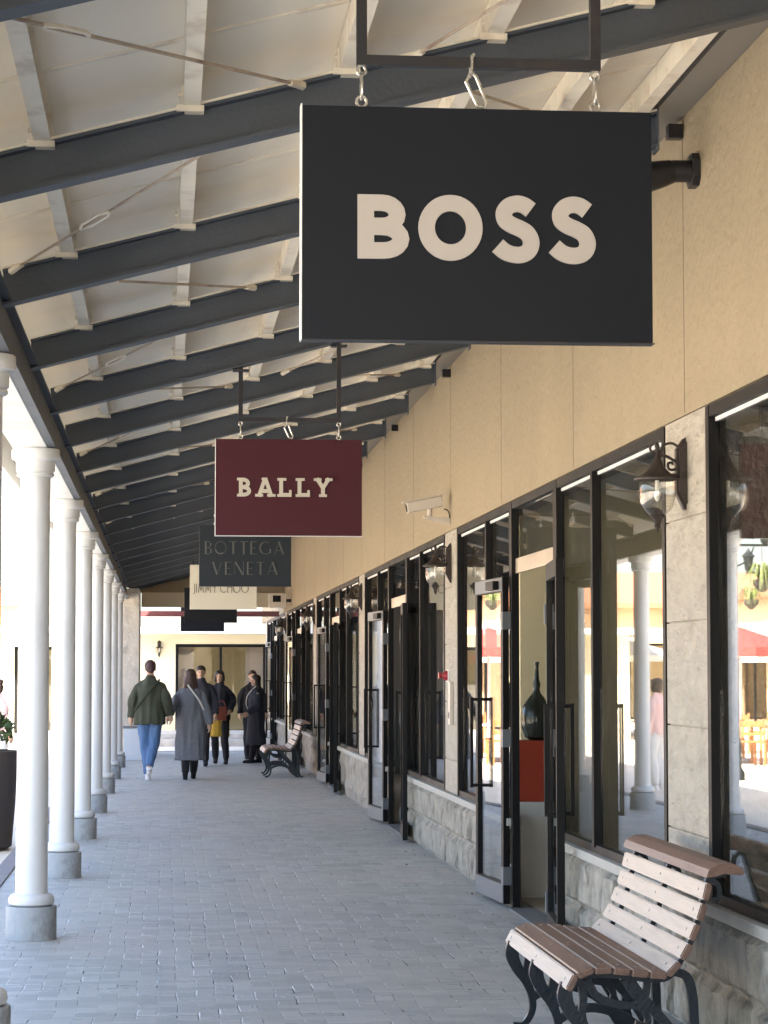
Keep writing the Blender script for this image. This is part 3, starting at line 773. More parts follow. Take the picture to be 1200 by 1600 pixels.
# ------------------------------------------------------------------ wall lanterns
def make_lantern():
    t = thing('wall_lantern', '', 'lantern')
    X = -.13
    bm = BM()   # back plate on the wall: long hexagon with pointed ends, thick chamfer
    prism(bm, [(-.001, 2.665), (-.012, 2.66), (-.045, 2.61), (-.045, 2.41), (-.012, 2.34), (-.001, 2.335)], 'y', -.022, .022); prism(bm, [(-.001, 2.645), (-.035, 2.60), (-.035, 2.42), (-.001, 2.36)], 'y', -.045, .045); link('back_plate', bm, 'lamp_metal', t)
    bm = BM()
    cs_ = catmull([(-.03, 0, 2.545), (-.07, 0, 2.572), (-.105, 0, 2.585), (X, 0, 2.575)]); tube(bm, cs_, .007, 8)
    tube(bm, catmull([(-.035, 0, 2.625), (-.06, 0, 2.64), (-.095, 0, 2.632), (-.11, 0, 2.60), (X, 0, 2.575)]), .006, 8)
    tube(bm, catmull([(-.035, 0, 2.535), (-.05, 0, 2.52), (-.075, 0, 2.522), (-.08, 0, 2.545), (-.062, 0, 2.552), (-.058, 0, 2.54)]), .006, 8)
    tube(bm, catmull([(-.035, 0, 2.50), (-.045, 0, 2.492), (-.06, 0, 2.50)]), .006, 8)
    tube(bm, [(-.04, 0, 2.475), (X + .09, 0, 2.478)], .005, 6)
    link('arm', bm, 'lamp_metal', t, True)
    bm = BM()   # bell shaped roof
    lathe(bm, [(.006, 2.60), (.012, 2.58), (.016, 2.565), (.025, 2.55), (.038, 2.525), (.062, 2.502), (.094, 2.484), (.105, 2.478), (.105, 2.470), (.09, 2.470), (.06, 2.485), (.02, 2.5)], (X, 0), 28, closed=False)
    tube(bm, [(X, 0, 2.575), (X, 0, 2.62)], .009, 8); lathe(bm, [(.001, 2.612), (.011, 2.62), (.012, 2.632), (.001, 2.645)], (X, 0), 12)
    tube(bm, catmull([(X, 0, 2.59), (X - .022, 0, 2.598), (X - .032, 0, 2.615), (X - .026, 0, 2.632)]), [.006] * 18 + [.011], 8)
    link('lamp_roof', bm, 'lamp_metal', t, True)
    bm = BM()
    lathe(bm, [(.080, 2.468), (.083, 2.45), (.082, 2.40), (.076, 2.365), (.060, 2.335), (.036, 2.310), (.018, 2.302)], (X, 0), 28, closed=False)
    link('lamp_glass', bm, 'lampglass', t, True)
    bm = BM()
    for a in range(0): pass
    lathe(bm, [(.001, 2.345), (.022, 2.33), (.034, 2.312), (.036, 2.305), (.022, 2.292), (.012, 2.27), (.016, 2.262), (.006, 2.245), (.001, 2.235)], (X, 0), 20)
    link('finial', bm, 'lamp_metal', t, True)
    bm = BM(); lathe(bm, [(.010, 2.47), (.010, 2.43), (.008, 2.428), (.014, 2.415), (.015, 2.40), (.010, 2.38), (.001, 2.372)], (X, 0), 16); link('bulb', bm, 'bulb', t, True)
    return t
ln0 = make_lantern()
LL = ['nearest wall lantern, dark brown bell-roofed, on the stone pillar above the near bench', 'dark brown wall lantern on the pillar that carries the red alarm',
      'third wall lantern along the wall, small, on the pillar past the red alarm', 'fourth wall lantern along the shops, tiny, above the far shop doors', 'last wall lantern, farthest down the row of shops']
for k in range(5):
    o = ln0 if k == 0 else copy_tree(ln0)
    o.location = (WX, C0 + PER * k, 0); o['label'] = LL[k]; o['group'] = 'wall lanterns on the shop pillars'
ox = copy_tree(ln0); ox.location = (WX, C0 - PER, 0); ox['label'] = 'wall lantern on a pillar behind the viewer, outside the picture'

# ------------------------------------------------------------------ benches
def make_bench():
    """bench facing -X; local origin at middle of front edge on the ground; length 1.7 along Y"""
    t = thing('park_bench', '', 'bench')
    L = .82
    # profile points of slat centres: (x, z, angle of slat surface (deg from +X), brown?)
    seat = [(.022, .398, 62, 0), (.075, .437, 20, 1), (.145, .445, 2, 1), (.218, .440, -5, 1), (.290, .431, -6, 1), (.362, .424, -4, 1)]
    back = [(.423, .447, 46, 0), (.472, .512, 60, 0), (.507, .587, 67, 0), (.535, .664, 72, 0), (.557, .743, 76, 0)]
    def slat(bm, x, z, ang, mi, wdt=.066, th=.028):
        r0 = len(bm.verts); vs = box(bm, -wdt / 2, wdt / 2, -L, L, -th / 2, th / 2, mi=mi)
        mtx = Matrix.Translation((x, 0, z)) @ Matrix.Rotation(-R(ang), 4, 'Y')
        bmesh.ops.transform(bm, verts=vs, matrix=mtx)
        bmesh.ops.bevel(bm, geom=list({e for v_ in vs for e in v_.link_edges}), offset=.005, segments=2, affect='EDGES')
        for f in bm.faces:
            f.normal_update()
            if abs(f.normal.y) > .9: f.material_index = 1
    bm = BM()
    for x, z, a, b in seat: slat(bm, x, z, a, b)
    s_ = link('seat', bm, None, t, True, mats=['wood_pale', 'wood_brown'])
    bm = BM()
    for x, z, a, b in back: slat(bm, x, z, a, b)
    link('backrest', bm, None, t, True, mats=['wood_pale', 'wood_brown'])
    bm = BM()
    pr_ = [(.548, .800), (.560, .832), (.600, .852), (.650, .856), (.690, .838), (.700, .818), (.690, .808), (.62, .815), (.585, .805)]
    prism(bm, pr_, 'y', -L - .02, L + .02)
    tr = link('top_rail', bm, 'wood_brown', t)
    bm = BM()
    for yy in (-.72, 0, .72):
        for x, z, a, b in seat + back:
            n_ = Vector((-math.sin(R(a)), 0, math.cos(R(a)))); c_ = Vector((x, yy, z)) + n_ * .0135
            tube(bm, [c_, c_ + n_ * .003], .0065, 8)
    link('bolt', bm, 'bolt', t)
    for yy in (-.70, .02, .72):
        bm = BM(); e = [0]
        def rb(pts, w_, th=.016, sm=True):
            e[0] += 1; d = e[0] * .0004
            ribbon(bm, pts, w_, 'y', yy - th + d, yy + th - d, smooth=sm)
        rb([(.025, .365), (.06, .405), (.15, .415), (.25, .408), (.35, .394), (.425, .405), (.478, .475), (.522, .56), (.550, .65), (.575, .74), (.59, .785), (.63, .80), (.66, .802)], .022)
        rb([(.02, .385), (.012, .33), (.035, .27), (.075, .21), (.10, .15), (.105, .09), (.085, .04), (.055, .014), (.018, .012)], [.05, .06, .05, .04, .034, .03, .028, .024, .03])
        rb([(.02, .39), (.07, .385), (.085, .33), (.08, .26), (.10, .19)], [.03, .03, .03, .028, .03])
        rb([(.10, .13), (.16, .165), (.24, .185), (.33, .17), (.42, .12), (.47, .06), (.50, .015), (.54, .012)], [.03, .034, .036, .04, .045, .04, .034, .03])
        rb([(.10, .40), (.14, .33), (.22, .30), (.30, .29), (.34, .25), (.33, .215), (.29, .22)], [.03, .03, .028, .028, .026, .024, .03])
        rb([(.26, .40), (.30, .34), (.37, .27), (.43, .20), (.49, .10), (.51, .05)], [.05, .05, .04, .036, .034, .034])
        rb([(.34, .40), (.33, .33), (.27, .295)], .026)
        rb([(.43, .425), (.495, .405), (.520, .33), (.527, .2), (.535, .08), (.55, .014)], [.03, .035, .036, .036, .034, .04])
        rb([(.59, .785), (.625, .76), (.63, .71), (.60, .70)], .02)
        rb([(.52, .012), (.60, .012)], .024, sm=False)
        link('cast_iron_frame', bm, 'iron', t, 'all' if False else False)
    return t
b1 = make_bench(); b1.location = (1.56, 9.98, 0)
tag(b1, 'near slatted bench with cast iron frames and brown top rail, at the lower right', 'bench', 'slatted benches along the shop wall')
b2 = copy_tree(b1); b2.location = (1.52, 36.9, 0); b2['label'] = 'far small slatted bench outside the distant shops, behind the couple'

# ------------------------------------------------------------------ wall fittings
t = thing('security_camera', 'ivory box security camera on a wall bracket above the red alarm', 'camera', (WX, 19.5, 2.82))
CM = Matrix.Translation((-.02, 0, .16)) @ Matrix.Rotation(R(-11), 4, 'Y')
bm = BM(); box(bm, -.34, -.04, -.055, .055, .0, .085, bev=.008); bmesh.ops.transform(bm, verts=bm.verts, matrix=CM); link('housing', bm, 'plastic', t)
bm = BM(); box(bm, -.37, -.03, -.064, .064, .088, .096); bmesh.ops.transform(bm, verts=bm.verts, matrix=CM); link('sun_shield', bm, 'plastic', t)
bm = BM(); tube(bm, [(-.339, 0, .042), (-.346, 0, .042)], .034, 14); bmesh.ops.transform(bm, verts=bm.verts, matrix=CM); link('lens', bm, 'vase', t)
bm = BM(); prism(bm, [(-.001, .0), (-.001, .055), (-.22, .072), (-.22, .058)], 'y', -.035, .035); tube(bm, [(-.17, 0, .068), (-.17, 0, .135)], .022, 10); link('bracket', bm, 'plastic', t)
bm = BM(); tube(bm, catmull([(-.05, 0, .13), (-.02, 0, .12), (-.005, 0, .08), (-.003, 0, .04)]), .005, 6); link('cable', bm, 'dark_bar', t)

t = thing('floodlight', 'dark floodlight on a short arm sticking out from the beige wall behind the nearest sign', 'spotlight', (WX, 10.28, 3.82))
bm = BM(); prism(bm, [(-.07, -.03), (-.07, .05), (-.04, .085), (.04, .085), (.07, .05), (.07, -.03), (.04, -.06), (-.04, -.06)], 'x', -.035, -.001); link('wall_plate', bm, 'dark_bar', t)
bm = BM(); tube(bm, [(-.036, 0, .012), (-.12, 0, .01)], .05, 12); link('arm', bm, 'dark_bar', t, True)
bm = BM(); tube(bm, [(-.115, 0, .01), (-.17, 0, -.005), (-.36, 0, -.05)], [.052, .062, .085], 16); link('lamp_head', bm, 'dark_bar', t, True)

t = thing('alarm_button', 'small red alarm lamp sticking out of the pillar under the second wall lantern', 'alarm', (WX, 19.62, 1.57))
bm = BM(); tube(bm, [(-.001, 0, 0), (-.03, 0, 0), (-.055, 0, 0), (-.085, 0, 0)], [.045, .04, .02, .03], 14); link('red_lamp', bm, 'red', t, True)
bm = BM(); box(bm, -.012, -.001, -.05, .05, -.05, .05, bev=.003); link('mount', bm, 'trim_white', t)
t = thing('access_panel', 'tall narrow ivory panel with a dark slot below the red alarm', 'panel', (WX, 19.35, 1.2))
bm = BM(); box(bm, -.03, -.001, -.06, .06, -.03, .32, bev=.004); link('cover', bm, 'plastic', t)
bm = BM(); box(bm, -.034, -.0305, -.012, .012, .02, .07); link('key_slot', bm, 'frame', t)
t = thing('wall_speaker', 'ivory box speaker with dark grille high on the wall, far end', 'speaker', (WX, 44.2, 2.8))
bm = BM(); box(bm, -.42, -.10, -.12, .12, 0, .26, bev=.01); link('cabinet', bm, 'plastic', t)
bm = BM(); box(bm, -.35, -.2, -.128, -.1205, .1, .22); link('grille', bm, 'frame', t)
bm = BM(); box(bm, -.0995, -.001, -.03, .03, .1, .16); link('bracket', bm, 'dark_bar', t)

# ------------------------------------------------------------------ shop display
bm = BM(); box(bm, 2.47, 2.85, 16.72, 17.1, .006, .68, bev=.004); o = link('display_plinth', bm, 'plinth'); tag(o, 'pale grey display plinth just inside the open near shop door', 'plinth')
t = thing('display_box', 'orange-red block standing on the pale plinth inside the open shop door', 'display block', (2.67, 16.9, .682))
bm = BM(); box(bm, -.15, .15, -.15, .15, 0, .43, bev=.004); link('block', bm, 'orange', t)
bm = BM(); box(bm, -.155, -.151, -.15, .15, 0, .43); link('edge', bm, 'wood_pale', t)
t = thing('vase', 'tall dark green glass bottle vase on the orange-red block in the shop doorway', 'vase', (2.67, 16.9, 1.113))
bm = BM(); lathe(bm, [(.05, .0), (.085, .02), (.11, .09), (.115, .16), (.10, .24), (.06, .30), (.03, .335), (.022, .36), (.028, .40), (.018, .44), (.014, .52), (.02, .56)], seg=28); link('body', bm, 'vase', t, True)
t = thing('poster_stand', 'clear easel stand with a pale printed poster seen in the nearest window behind the bench', 'poster stand', (2.95, 9.1, 0))
bm = BM(); vs = box(bm, -.30, .30, -.008, .008, .62, 1.28); bmesh.ops.transform(bm, verts=bm.verts, matrix=Matrix.Rotation(R(-10), 4, 'X')); link('poster', bm, 'poster', t)
bm = BM()
for s in (-1, 1): tube(bm, [(s * .28, -.02, .006), (s * .28, .30, 1.35)], .012, 6); tube(bm, [(s * .28, .5, .006), (s * .28, .30, 1.35)], .012, 6)
link('leg', bm, 'kick', t)

# ------------------------------------------------------------------ people
def ell(bm, c, r, seg=16, rot=None):
    m_ = Matrix.Translation(c) @ (rot.to_matrix().to_4x4() if rot else Matrix()) @ Matrix.Diagonal((r[0], r[1], r[2], 1))
    bmesh.ops.create_uvsphere(bm, u_segments=seg, v_segments=max(8, seg // 2), radius=1, matrix=m_)
def rings(bm, rs, seg=24):
    """loft: (x, y, z, rx, ry)"""
    R_ = []
    for x, y, z, rx, ry in rs: R_.append([bm.verts.new((x + rx * math.cos(2 * math.pi * k / seg), y + ry * math.sin(2 * math.pi * k / seg), z)) for k in range(seg)])
    for a, b in zip(R_, R_[1:]):
        for k in range(seg): bm.faces.new((a[k], a[(k + 1) % seg], b[(k + 1) % seg], b[k]))
    bm.faces.new(R_[0][::-1]); bm.faces.new(R_[-1])
def fuse(name, bm, m, parent, vox=.012, sm=4, wr=0, ws=9, seed=0):
    """union of volumes -> one continuous skin"""
    bmesh.ops.recalc_face_normals(bm, faces=bm.faces)
    me = bpy.data.meshes.new('tmp'); bm.to_mesh(me); bm.free()
    o = bpy.data.objects.new('tmp', me); COL.objects.link(o)
    md = o.modifiers.new('r', 'REMESH'); md.mode = 'VOXEL'; md.voxel_size = vox
    s_ = o.modifiers.new('s', 'SMOOTH'); s_.iterations = sm; s_.factor = .5
    dg = bpy.context.evaluated_depsgraph_get(); nm = bpy.data.meshes.new_from_object(o.evaluated_get(dg))
    bpy.data.objects.remove(o); bpy.data.meshes.remove(me); nm.name = name
    if wr:
        ns = [v_.normal.copy() for v_ in nm.vertices]
        for v_, n_ in zip(nm.vertices, ns):
            q = v_.co; v_.co = q + n_ * (noise.noise(Vector((q.x * ws * 1.6, q.y * ws * 1.6, q.z * ws * .45 + seed))) * wr)
    nm.materials.clear(); nm.materials.append(M[m])
    for p in nm.polygons: p.use_smooth = True
    o = bpy.data.objects.new(name, nm); COL.objects.link(o); o.parent = parent
    return o
def limb(bm, pts, rad):
    P = catmull([tuple(p) for p in pts], 4); n = len(P); m_ = len(rad)
    rr = []
    for i in range(n):
        q = i / (n - 1) * (m_ - 1); k = min(int(q), m_ - 2); rr.append(rad[k] + (rad[k + 1] - rad[k]) * (q - k))
    tube(bm, P, rr, 12)
def hand(bm, wr, d, side, curl=.5):
    """palm plus five bent fingers; d: direction of forearm, side: +1 right"""
    d = Vector(d).normalized(); wr = Vector(wr)
    u = Vector((0, -1, 0)); u = (u - d * u.dot(d)).normalized(); n_ = d.cross(u) * side   # u: thumb side, n_: palm normal
    n_ = Vector((-side, 0, 0)); n_ = (n_ - d * n_.dot(d)).normalized()
    u = Vector((0, 1, 0)); u = (u - d * u.dot(d)).normalized()
    limb(bm, [wr - d * .02, wr + d * .03, wr + d * .085], [.026, .034, .034])
    for k, (off, ln_) in enumerate(((.030, .068), (.010, .078), (-.010, .073), (-.030, .058))):
        a = wr + d * .08 + u * off; b = a + d * ln_ * .45 + n_ * .012 * curl; c = b + (d * .7 + n_ * curl).normalized() * ln_ * .35; e = c + (d * .3 + n_ * curl * 1.2).normalized() * ln_ * .25
        tube(bm, [a - d * .02, a, b, c, e], [.0095, .0095, .009, .008, .006], 8)
    a = wr + d * .03 + u * .028; tube(bm, [a - u * .01, a + u * .02 + d * .02, a + u * .03 + d * .045 + n_ * .01, a + u * .028 + d * .065 + n_ * .02], [.012, .0115, .010, .008], 8)

def person(label, loc, rz, hgt, J, top, topmat, legmat, shoemat, hairmat, hair, hem, hemr, sleeve_r=.055, body_r=1.0, skirt=None, turn=0, seed=0):
    """local figure faces +Y, height 1.70 then scaled. J: joints override"""
    t = thing('person', label, 'person', loc, rz); t.scale = (hgt / 1.70,) * 3
    j = dict(hipL=(-.09, 0, .90), kneeL=(-.10, .03, .49), ankL=(-.10, -.02, .08), hipR=(.09, 0, .90), kneeR=(.10, .03, .49), ankR=(.10, -.02, .08),
             shL=(-.172, 0, 1.355), elL=(-.24, -.03, 1.12), wrL=(-.25, .05, .88), shR=(.172, 0, 1.355), elR=(.24, -.03, 1.12), wrR=(.25, .05, .88), footL=0, footR=0)
    j.update(J)
    V = lambda k: Vector(j[k])
    # body: one continuous figure
    bm = BM()
    rings(bm, [(0, 0, .84, .13, .095), (0, 0, .95, .155, .105), (0, .005, 1.08, .125, .09), (0, 0, 1.22, .14, .10), (0, -.005, 1.34, .150, .095), (0, -.005, 1.40, .10, .07), (0, 0, 1.45, .055, .055), (0, .005, 1.52, .05, .055)])
    hd = Vector((0, .015, 1.595)); Rt = Matrix.Rotation(turn, 3, 'Z')
    def hp(x, y, z): return hd + Rt @ Vector((x, y, z))
    er = Euler((0, 0, turn))
    ell(bm, hp(0, -.008, .022), (.073, .090, .088), rot=er); ell(bm, hp(0, .022, -.04), (.054, .062, .066), rot=er)
    ell(bm, hp(0, .052, -.085), (.026, .022, .018), rot=er)
    ell(bm, hp(0, .090, -.012), (.012, .016, .022), rot=er); ell(bm, hp(0, .080, .012), (.009, .012, .026), rot=er)
    for s in (-1, 1): ell(bm, hp(s * .074, -.008, -.005), (.010, .018, .030), rot=er)
    for s in ('L', 'R'):
        sg = -1 if s == 'L' else 1
        limb(bm, [V('hip' + s), (V('hip' + s) + V('knee' + s)) / 2 + Vector((0, .012, 0)), V('knee' + s), (V('knee' + s) + V('ank' + s)) / 2 + Vector((0, -.012, .03)), V('ank' + s)], [.088, .076, .056, .052, .036])
        limb(bm, [V('sh' + s), V('el' + s), V('wr' + s)], [.036, .040, .036, .032, .024])
        hand(bm, V('wr' + s), V('wr' + s) - V('el' + s), sg, .6)
    fuse('body', bm, 'skin', t, .0085, 2)
    # face details
    bm = BM()
    for s in (-1, 1): ell(bm, hp(s * .029, .079, .004), (.012, .006, .006), 10, er)
    link('eye', bm, 'eye', t, True)
    bm = BM(); ell(bm, hp(0, .081, -.052), (.021, .006, .006), 10, er); link('mouth', bm, 'lip', t, True)
    # hair
    bm = BM()
    if hair == 'short':
        ell(bm, hp(0, -.020, .040), (.083, .095, .085), rot=er); ell(bm, hp(0, -.055, -.005), (.070, .055, .060), rot=er)
        ell(bm, hp(0, .045, .082), (.06, .04, .030), rot=er)
    elif hair == 'cap':
        ell(bm, hp(0, -.020, .040), (.084, .095, .080), rot=er); ell(bm, hp(0, .09, .055), (.06, .05, .012), rot=er); ell(bm, hp(0, -.05, -.01), (.068, .05, .055), rot=er)
    elif hair == 'bob':
        ell(bm, hp(0, -.022, .040), (.090, .098, .085), rot=er)
        for s in (-1, 1): ell(bm, hp(s * .070, -.010, -.03), (.030, .060, .080), rot=er)
        ell(bm, hp(0, -.060, -.03), (.08, .05, .085), rot=er); ell(bm, hp(0, .055, .075), (.06, .035, .025), rot=er)
    else:
        ell(bm, hp(0, -.022, .040), (.092, .100, .086), rot=er)
        q = hp(0, -.055, -.03); rings(bm, [(q.x, q.y, 1.30, .060, .025), (q.x, q.y, 1.36, .105, .045), (q.x, q.y, 1.45, .115, .06), (q.x, q.y + .01, 1.56, .098, .07), (q.x, q.y + .02, 1.62, .08, .07)])
        for s in (-1, 1): ell(bm, hp(s * .070, -.005, -.04), (.026, .050, .095), rot=er)
    fuse('hair', bm, hairmat, t, .009, 3, .006, 40, seed)
    # legs clothing
    bm = BM()
    rings(bm, [(0, 0, .82, .14, .11), (0, 0, .90, .165, .12), (0, 0, 1.0, .15, .11)])
    for s in ('L', 'R'): limb(bm, [V('hip' + s), (V('hip' + s) + V('knee' + s)) / 2 + Vector((0, .012, 0)), V('knee' + s), (V('knee' + s) + V('ank' + s)) / 2 + Vector((0, -.012, .03)), V('ank' + s) + Vector((0, 0, .02))], [.100, .092, .075, .070, .058])
    fuse('trousers' if legmat == 'jeans' else 'leggings', bm, legmat, t, .012, 3, .010, 14, seed)
    # shoes
    for s in ('L', 'R'):
        bm = BM(); a = V('ank' + s); pt = j['foot' + s]     # foot pitch: heel lifted
        rings(bm, [(0, -.015, .045, .036, .05), (0, -.01, .10, .044, .050)]) if shoemat == 'white_shoe' else rings(bm, [(0, -.012, .03, .038, .055), (0, -.008, .16, .055, .06)])
        ell(bm, (0, .05, .032), (.043, .115, .036)); ell(bm, (0, -.03, .030), (.036, .045, .034)); ell(bm, (0, .12, .026), (.042, .05, .028))
        box(bm, -.036, .036, -.07, .15, .0, .02)
        m_ = Matrix.Translation(a) @ Matrix.Rotation(-pt, 4, 'X') @ Matrix.Translation((0, .01, -.08))
        bmesh.ops.transform(bm, verts=bm.verts, matrix=m_); fuse('shoe', bm, shoemat, t, .009, 2)
    # coat
    bm = BM(); b_ = body_r
    z0 = hem
    body = [(0, -.005, z0, hemr, hemr * .72)]
    if z0 < .8: body.append((0, 0, (z0 + .95) / 2, (hemr + .20 * b_) / 2, (hemr * .72 + .145 * b_) / 2))
    body += [(0, 0, .97, .195 * b_, .145 * b_), (0, 0, 1.12, .178 * b_, .13 * b_), (0, 0, 1.26, .188 * b_, .13 * b_), (0, -.005, 1.34, .185 * b_, .118 * b_), (0, -.005, 1.40, .14, .095), (0, 0, 1.45, .085, .08), (0, .0, 1.495, .072, .075)]
    rings(bm, body)
    for s in ('L', 'R'):
        d = (V('wr' + s) - V('el' + s)).normalized()
        sg = -1 if s == 'L' else 1
        limb(bm, [Vector((sg * .10, -.003, 1.395)), V('sh' + s) + Vector((-sg * .015, 0, -.035)), (V('sh' + s) + V('el' + s)) / 2, V('el' + s), (V('wr' + s) + V('el' + s)) / 2, V('wr' + s)], [sleeve_r * .7, sleeve_r * 1.1, sleeve_r * 1.15, sleeve_r * 1.05, sleeve_r, sleeve_r * .95])
    fuse(top, bm, topmat, t, .012, 3, .024, 8, seed)
    if skirt:
        bm = BM(); rings(bm, [(0, 0, skirt[1], .19, .15), (0, 0, skirt[2], .18, .14)]); fuse('skirt', bm, skirt[0], t, .012, 2, .014, 9, seed)
    return t
def strap(parent, pts, m='strap', w_=.012, name='bag_strap'):
    bm = BM(); tube(bm, catmull(pts), w_, 8, flat=.4); link(name, bm, m, parent, True)

# man in olive jacket, walking away, arm linked with the woman
p1 = person('man in olive jacket and blue jeans walking away beside the woman in grey', (-.20, 35.3, 0), R(-2), 1.76,
    dict(kneeL=(-.07, .05, .49), ankL=(-.03, .10, .08), kneeR=(.05, .02, .47), ankR=(.0, -.20, .19), footR=-.9, elR=(.25, -.06, 1.13), wrR=(.285, .02, .93), elL=(-.255, -.03, 1.12), wrL=(-.27, .03, .90)),
    'jacket', 'olive', 'jeans', 'white_shoe', 'hair_wine', 'short', .80, .225, .060, 1.08, seed=1)
strap(p1, [(.14, -.11, 1.44), (.02, -.175, 1.30), (-.12, -.175, 1.12), (-.21, -.09, 1.0)], 'olive', .016)
p2 = person('long-haired woman in a long grey coat walking away beside the man in olive', (.40, 35.7, 0), R(2), 1.63,
    dict(kneeL=(-.07, .0, .49), ankL=(-.08, -.13, .09), footL=-.35, kneeR=(.07, .08, .50), ankR=(.06, .16, .085), elL=(-.27, -.05, 1.13), wrL=(-.33, .0, .99), elR=(.25, -.04, 1.10), wrR=(.29, .02, .86)),
    'coat', 'grey_wool', 'black_cloth', 'black_cloth', 'hair_brown', 'long', .30, .25, .064, 1.08, seed=2)
strap(p2, [(-.05, -.12, 1.47), (.03, -.165, 1.36), (.13, -.175, 1.22), (.20, -.13, 1.08)], 'strap', .014)
p3 = person('man in a dark cap and dark jacket walking towards the viewer behind the long-haired woman', (.63, 40.6, 0), R(178), 1.70,
    dict(kneeL=(-.09, .12, .50), ankL=(-.09, .16, .09), kneeR=(.09, -.02, .48), ankR=(.09, -.18, .10), footR=-.4), 'jacket', 'navy', 'black_cloth', 'black_cloth', 'hair_black', 'cap', .82, .20, .058, 1.0, seed=3)
p4 = person('woman in a dark jacket and mustard skirt facing the viewer with a rust-red bag', (.97, 41.6, 0), R(176), 1.62,
    dict(kneeL=(-.10, .10, .50), ankL=(-.13, .12, .085), kneeR=(.08, .0, .48), ankR=(.07, -.10, .09), elL=(-.25, -.06, 1.12), wrL=(-.20, .10, .98), elR=(.26, -.09, 1.12), wrR=(.20, -.04, .90)),
    'jacket', 'navy', 'black_cloth', 'black_cloth', 'hair_black', 'bob', .80, .20, .058, 1.0, skirt=('mustard', .50, .95), seed=4)
t = thing('handbag', 'rust-red shoulder bag hanging in front of the woman in the mustard skirt', 'bag', (1.00, 41.36, .76))
bm = BM(); box(bm, -.09, .09, -.045, .045, .0, .24, bev=.02); link('bag_body', bm, 'rust', t, True)
bm = BM(); tube(bm, catmull([(-.07, .0, .23), (-.05, .03, .31), (0, .04, .34), (.05, .03, .31), (.07, 0, .23)]), .007, 6); link('bag_strap', bm, 'rust', t, True)
p5 = person('dark-haired woman in a long black coat turned towards the left near the far bench', (1.62, 41.9, 0), R(98), 1.54,
    dict(kneeL=(-.09, .06, .49), ankL=(-.09, .10, .085), kneeR=(.09, -.02, .49), ankR=(.09, -.08, .085), elL=(-.24, .02, 1.12), wrL=(-.20, .18, .98), elR=(.25, -.05, 1.10), wrR=(.25, .02, .86)),
    'coat', 'navy', 'black_cloth', 'black_cloth', 'hair_black', 'long', .36, .27, .062, 1.1, turn=R(20), seed=5)
strap(p5, [(-.10, .02, 1.49), (.03, .15, 1.33), (.14, .17, 1.15), (.22, .10, 1.0)], 'strap', .010)
p6 = person('short-haired person in dark clothes mostly hidden behind the woman in the black coat', (1.63, 43.9, 0), R(185), 1.62,
    dict(kneeL=(-.09, .06, .50), ankL=(-.09, .08, .085)), 'jacket', 'black_cloth', 'black_cloth', 'black_cloth', 'hair_brown', 'short', .82, .20, .056, .95, seed=6)

# ------------------------------------------------------------------ plaza, left side
t = thing('planter', 'dark brown rounded planter standing left of the columns on the plaza', 'planter', (-1.90, 23.4, -.12))
bm = BM(); lathe(bm, [(.38, 0), (.44, .04), (.47, .45), (.49, .88), (.50, .92), (.50, .96), (.455, .96), (.45, .88)], seg=32); link('pot', bm, 'brown', t, True)
bm = BM(); lathe(bm, [(.452, .86), (.452, .90)], seg=24); link('soil', bm, 'soil', t)
bm = BM(); foliage(bm, (0, 0, 0), .45, .45, .24, 1500, .045); foliage(bm, (.1, 0, .12), .22, .25, .20, 400, .04)
t = thing('shrub', 'low leafy green shrub growing in the dark brown planter', 'shrub', (-1.90, 23.4, .90)); s0 = link('foliage', bm, 'leaf', t, loc=(0, 0, .14))
bm = BM(); 
for k in range(9): tube(bm, [(0, 0, -.12), (random.uniform(-.15, .15), random.uniform(-.15, .15), .05), (random.uniform(-.3, .3), random.uniform(-.3, .3), .25)], [.012, .008, .004], 6)
link('stem', bm, 'soil', t)
p7 = person('person in a pink top and pale trousers out on the plaza left of the columns', (-2.35, 34.0, -.12), R(-50), 1.62, {}, 'sweater', 'pink', 'white_knit', 'white_shoe', 'hair_brown', 'bob', .86, .19, .055, .95, seed=7)
t = thing('litter_bin', 'pale blue-grey rectangular bin at the foot of the pale stone pier', 'bin', (-.40, 43.5, 0.001))
bm = BM(); box(bm, -.32, .02, -.22, .22, 0, .58, bev=.012); link('bin_body', bm, 'bin', t)
bm = BM(); box(bm, -.335, .035, -.235, .235, .583, .62, bev=.01); link('lid', bm, 'kick', t)

def parasol(loc, r, m, zt, zb, label, sides=8):
    t = thing('parasol', label, 'parasol', loc, 0, 'parasols over the cafe tables')
    bm = BM(); ap = bm.verts.new((0, 0, zt)); rim = []; lo = []
    for k in range(sides * 4):
        a = 2 * math.pi * k / (sides * 4); q = math.cos(math.pi / sides) / math.cos((a % (2 * math.pi / sides)) - math.pi / sides)
        rim.append(bm.verts.new((r * q * math.cos(a), r * q * math.sin(a), zb + .16))); lo.append(bm.verts.new((r * q * math.cos(a), r * q * math.sin(a), zb)))
    n = len(rim)
    for k in range(n): bm.faces.new((ap, rim[k], rim[(k + 1) % n])); bm.faces.new((rim[k], lo[k], lo[(k + 1) % n], rim[(k + 1) % n]))
    bmesh.ops.solidify(bm, geom=bm.faces[:], thickness=.006)
    link('canvas', bm, m, t)
    bm = BM(); tube(bm, [(0, 0, .03), (0, 0, zt - .01)], .03, 10); link('pole', bm, 'trim_white', t)
    bm = BM(); 
    for k in range(sides): a = 2 * math.pi * k / sides; tube(bm, [(0, 0, zt - .03), (r * .97 * math.cos(a), r * .97 * math.sin(a), zb + .14)], .01, 5)
    link('ribs', bm, 'trim_white', t)
    bm = BM(); lathe(bm, [(.3, 0), (.3, .07), (.05, .10)], seg=20); link('base', bm, 'drum', t)
PZ = -.12
parasol((-6.1, 44.3, PZ), 1.3, 'umb_red', 2.58, 2.02, 'red parasol over the cafe tables, seen reflected in the nearest shop window')
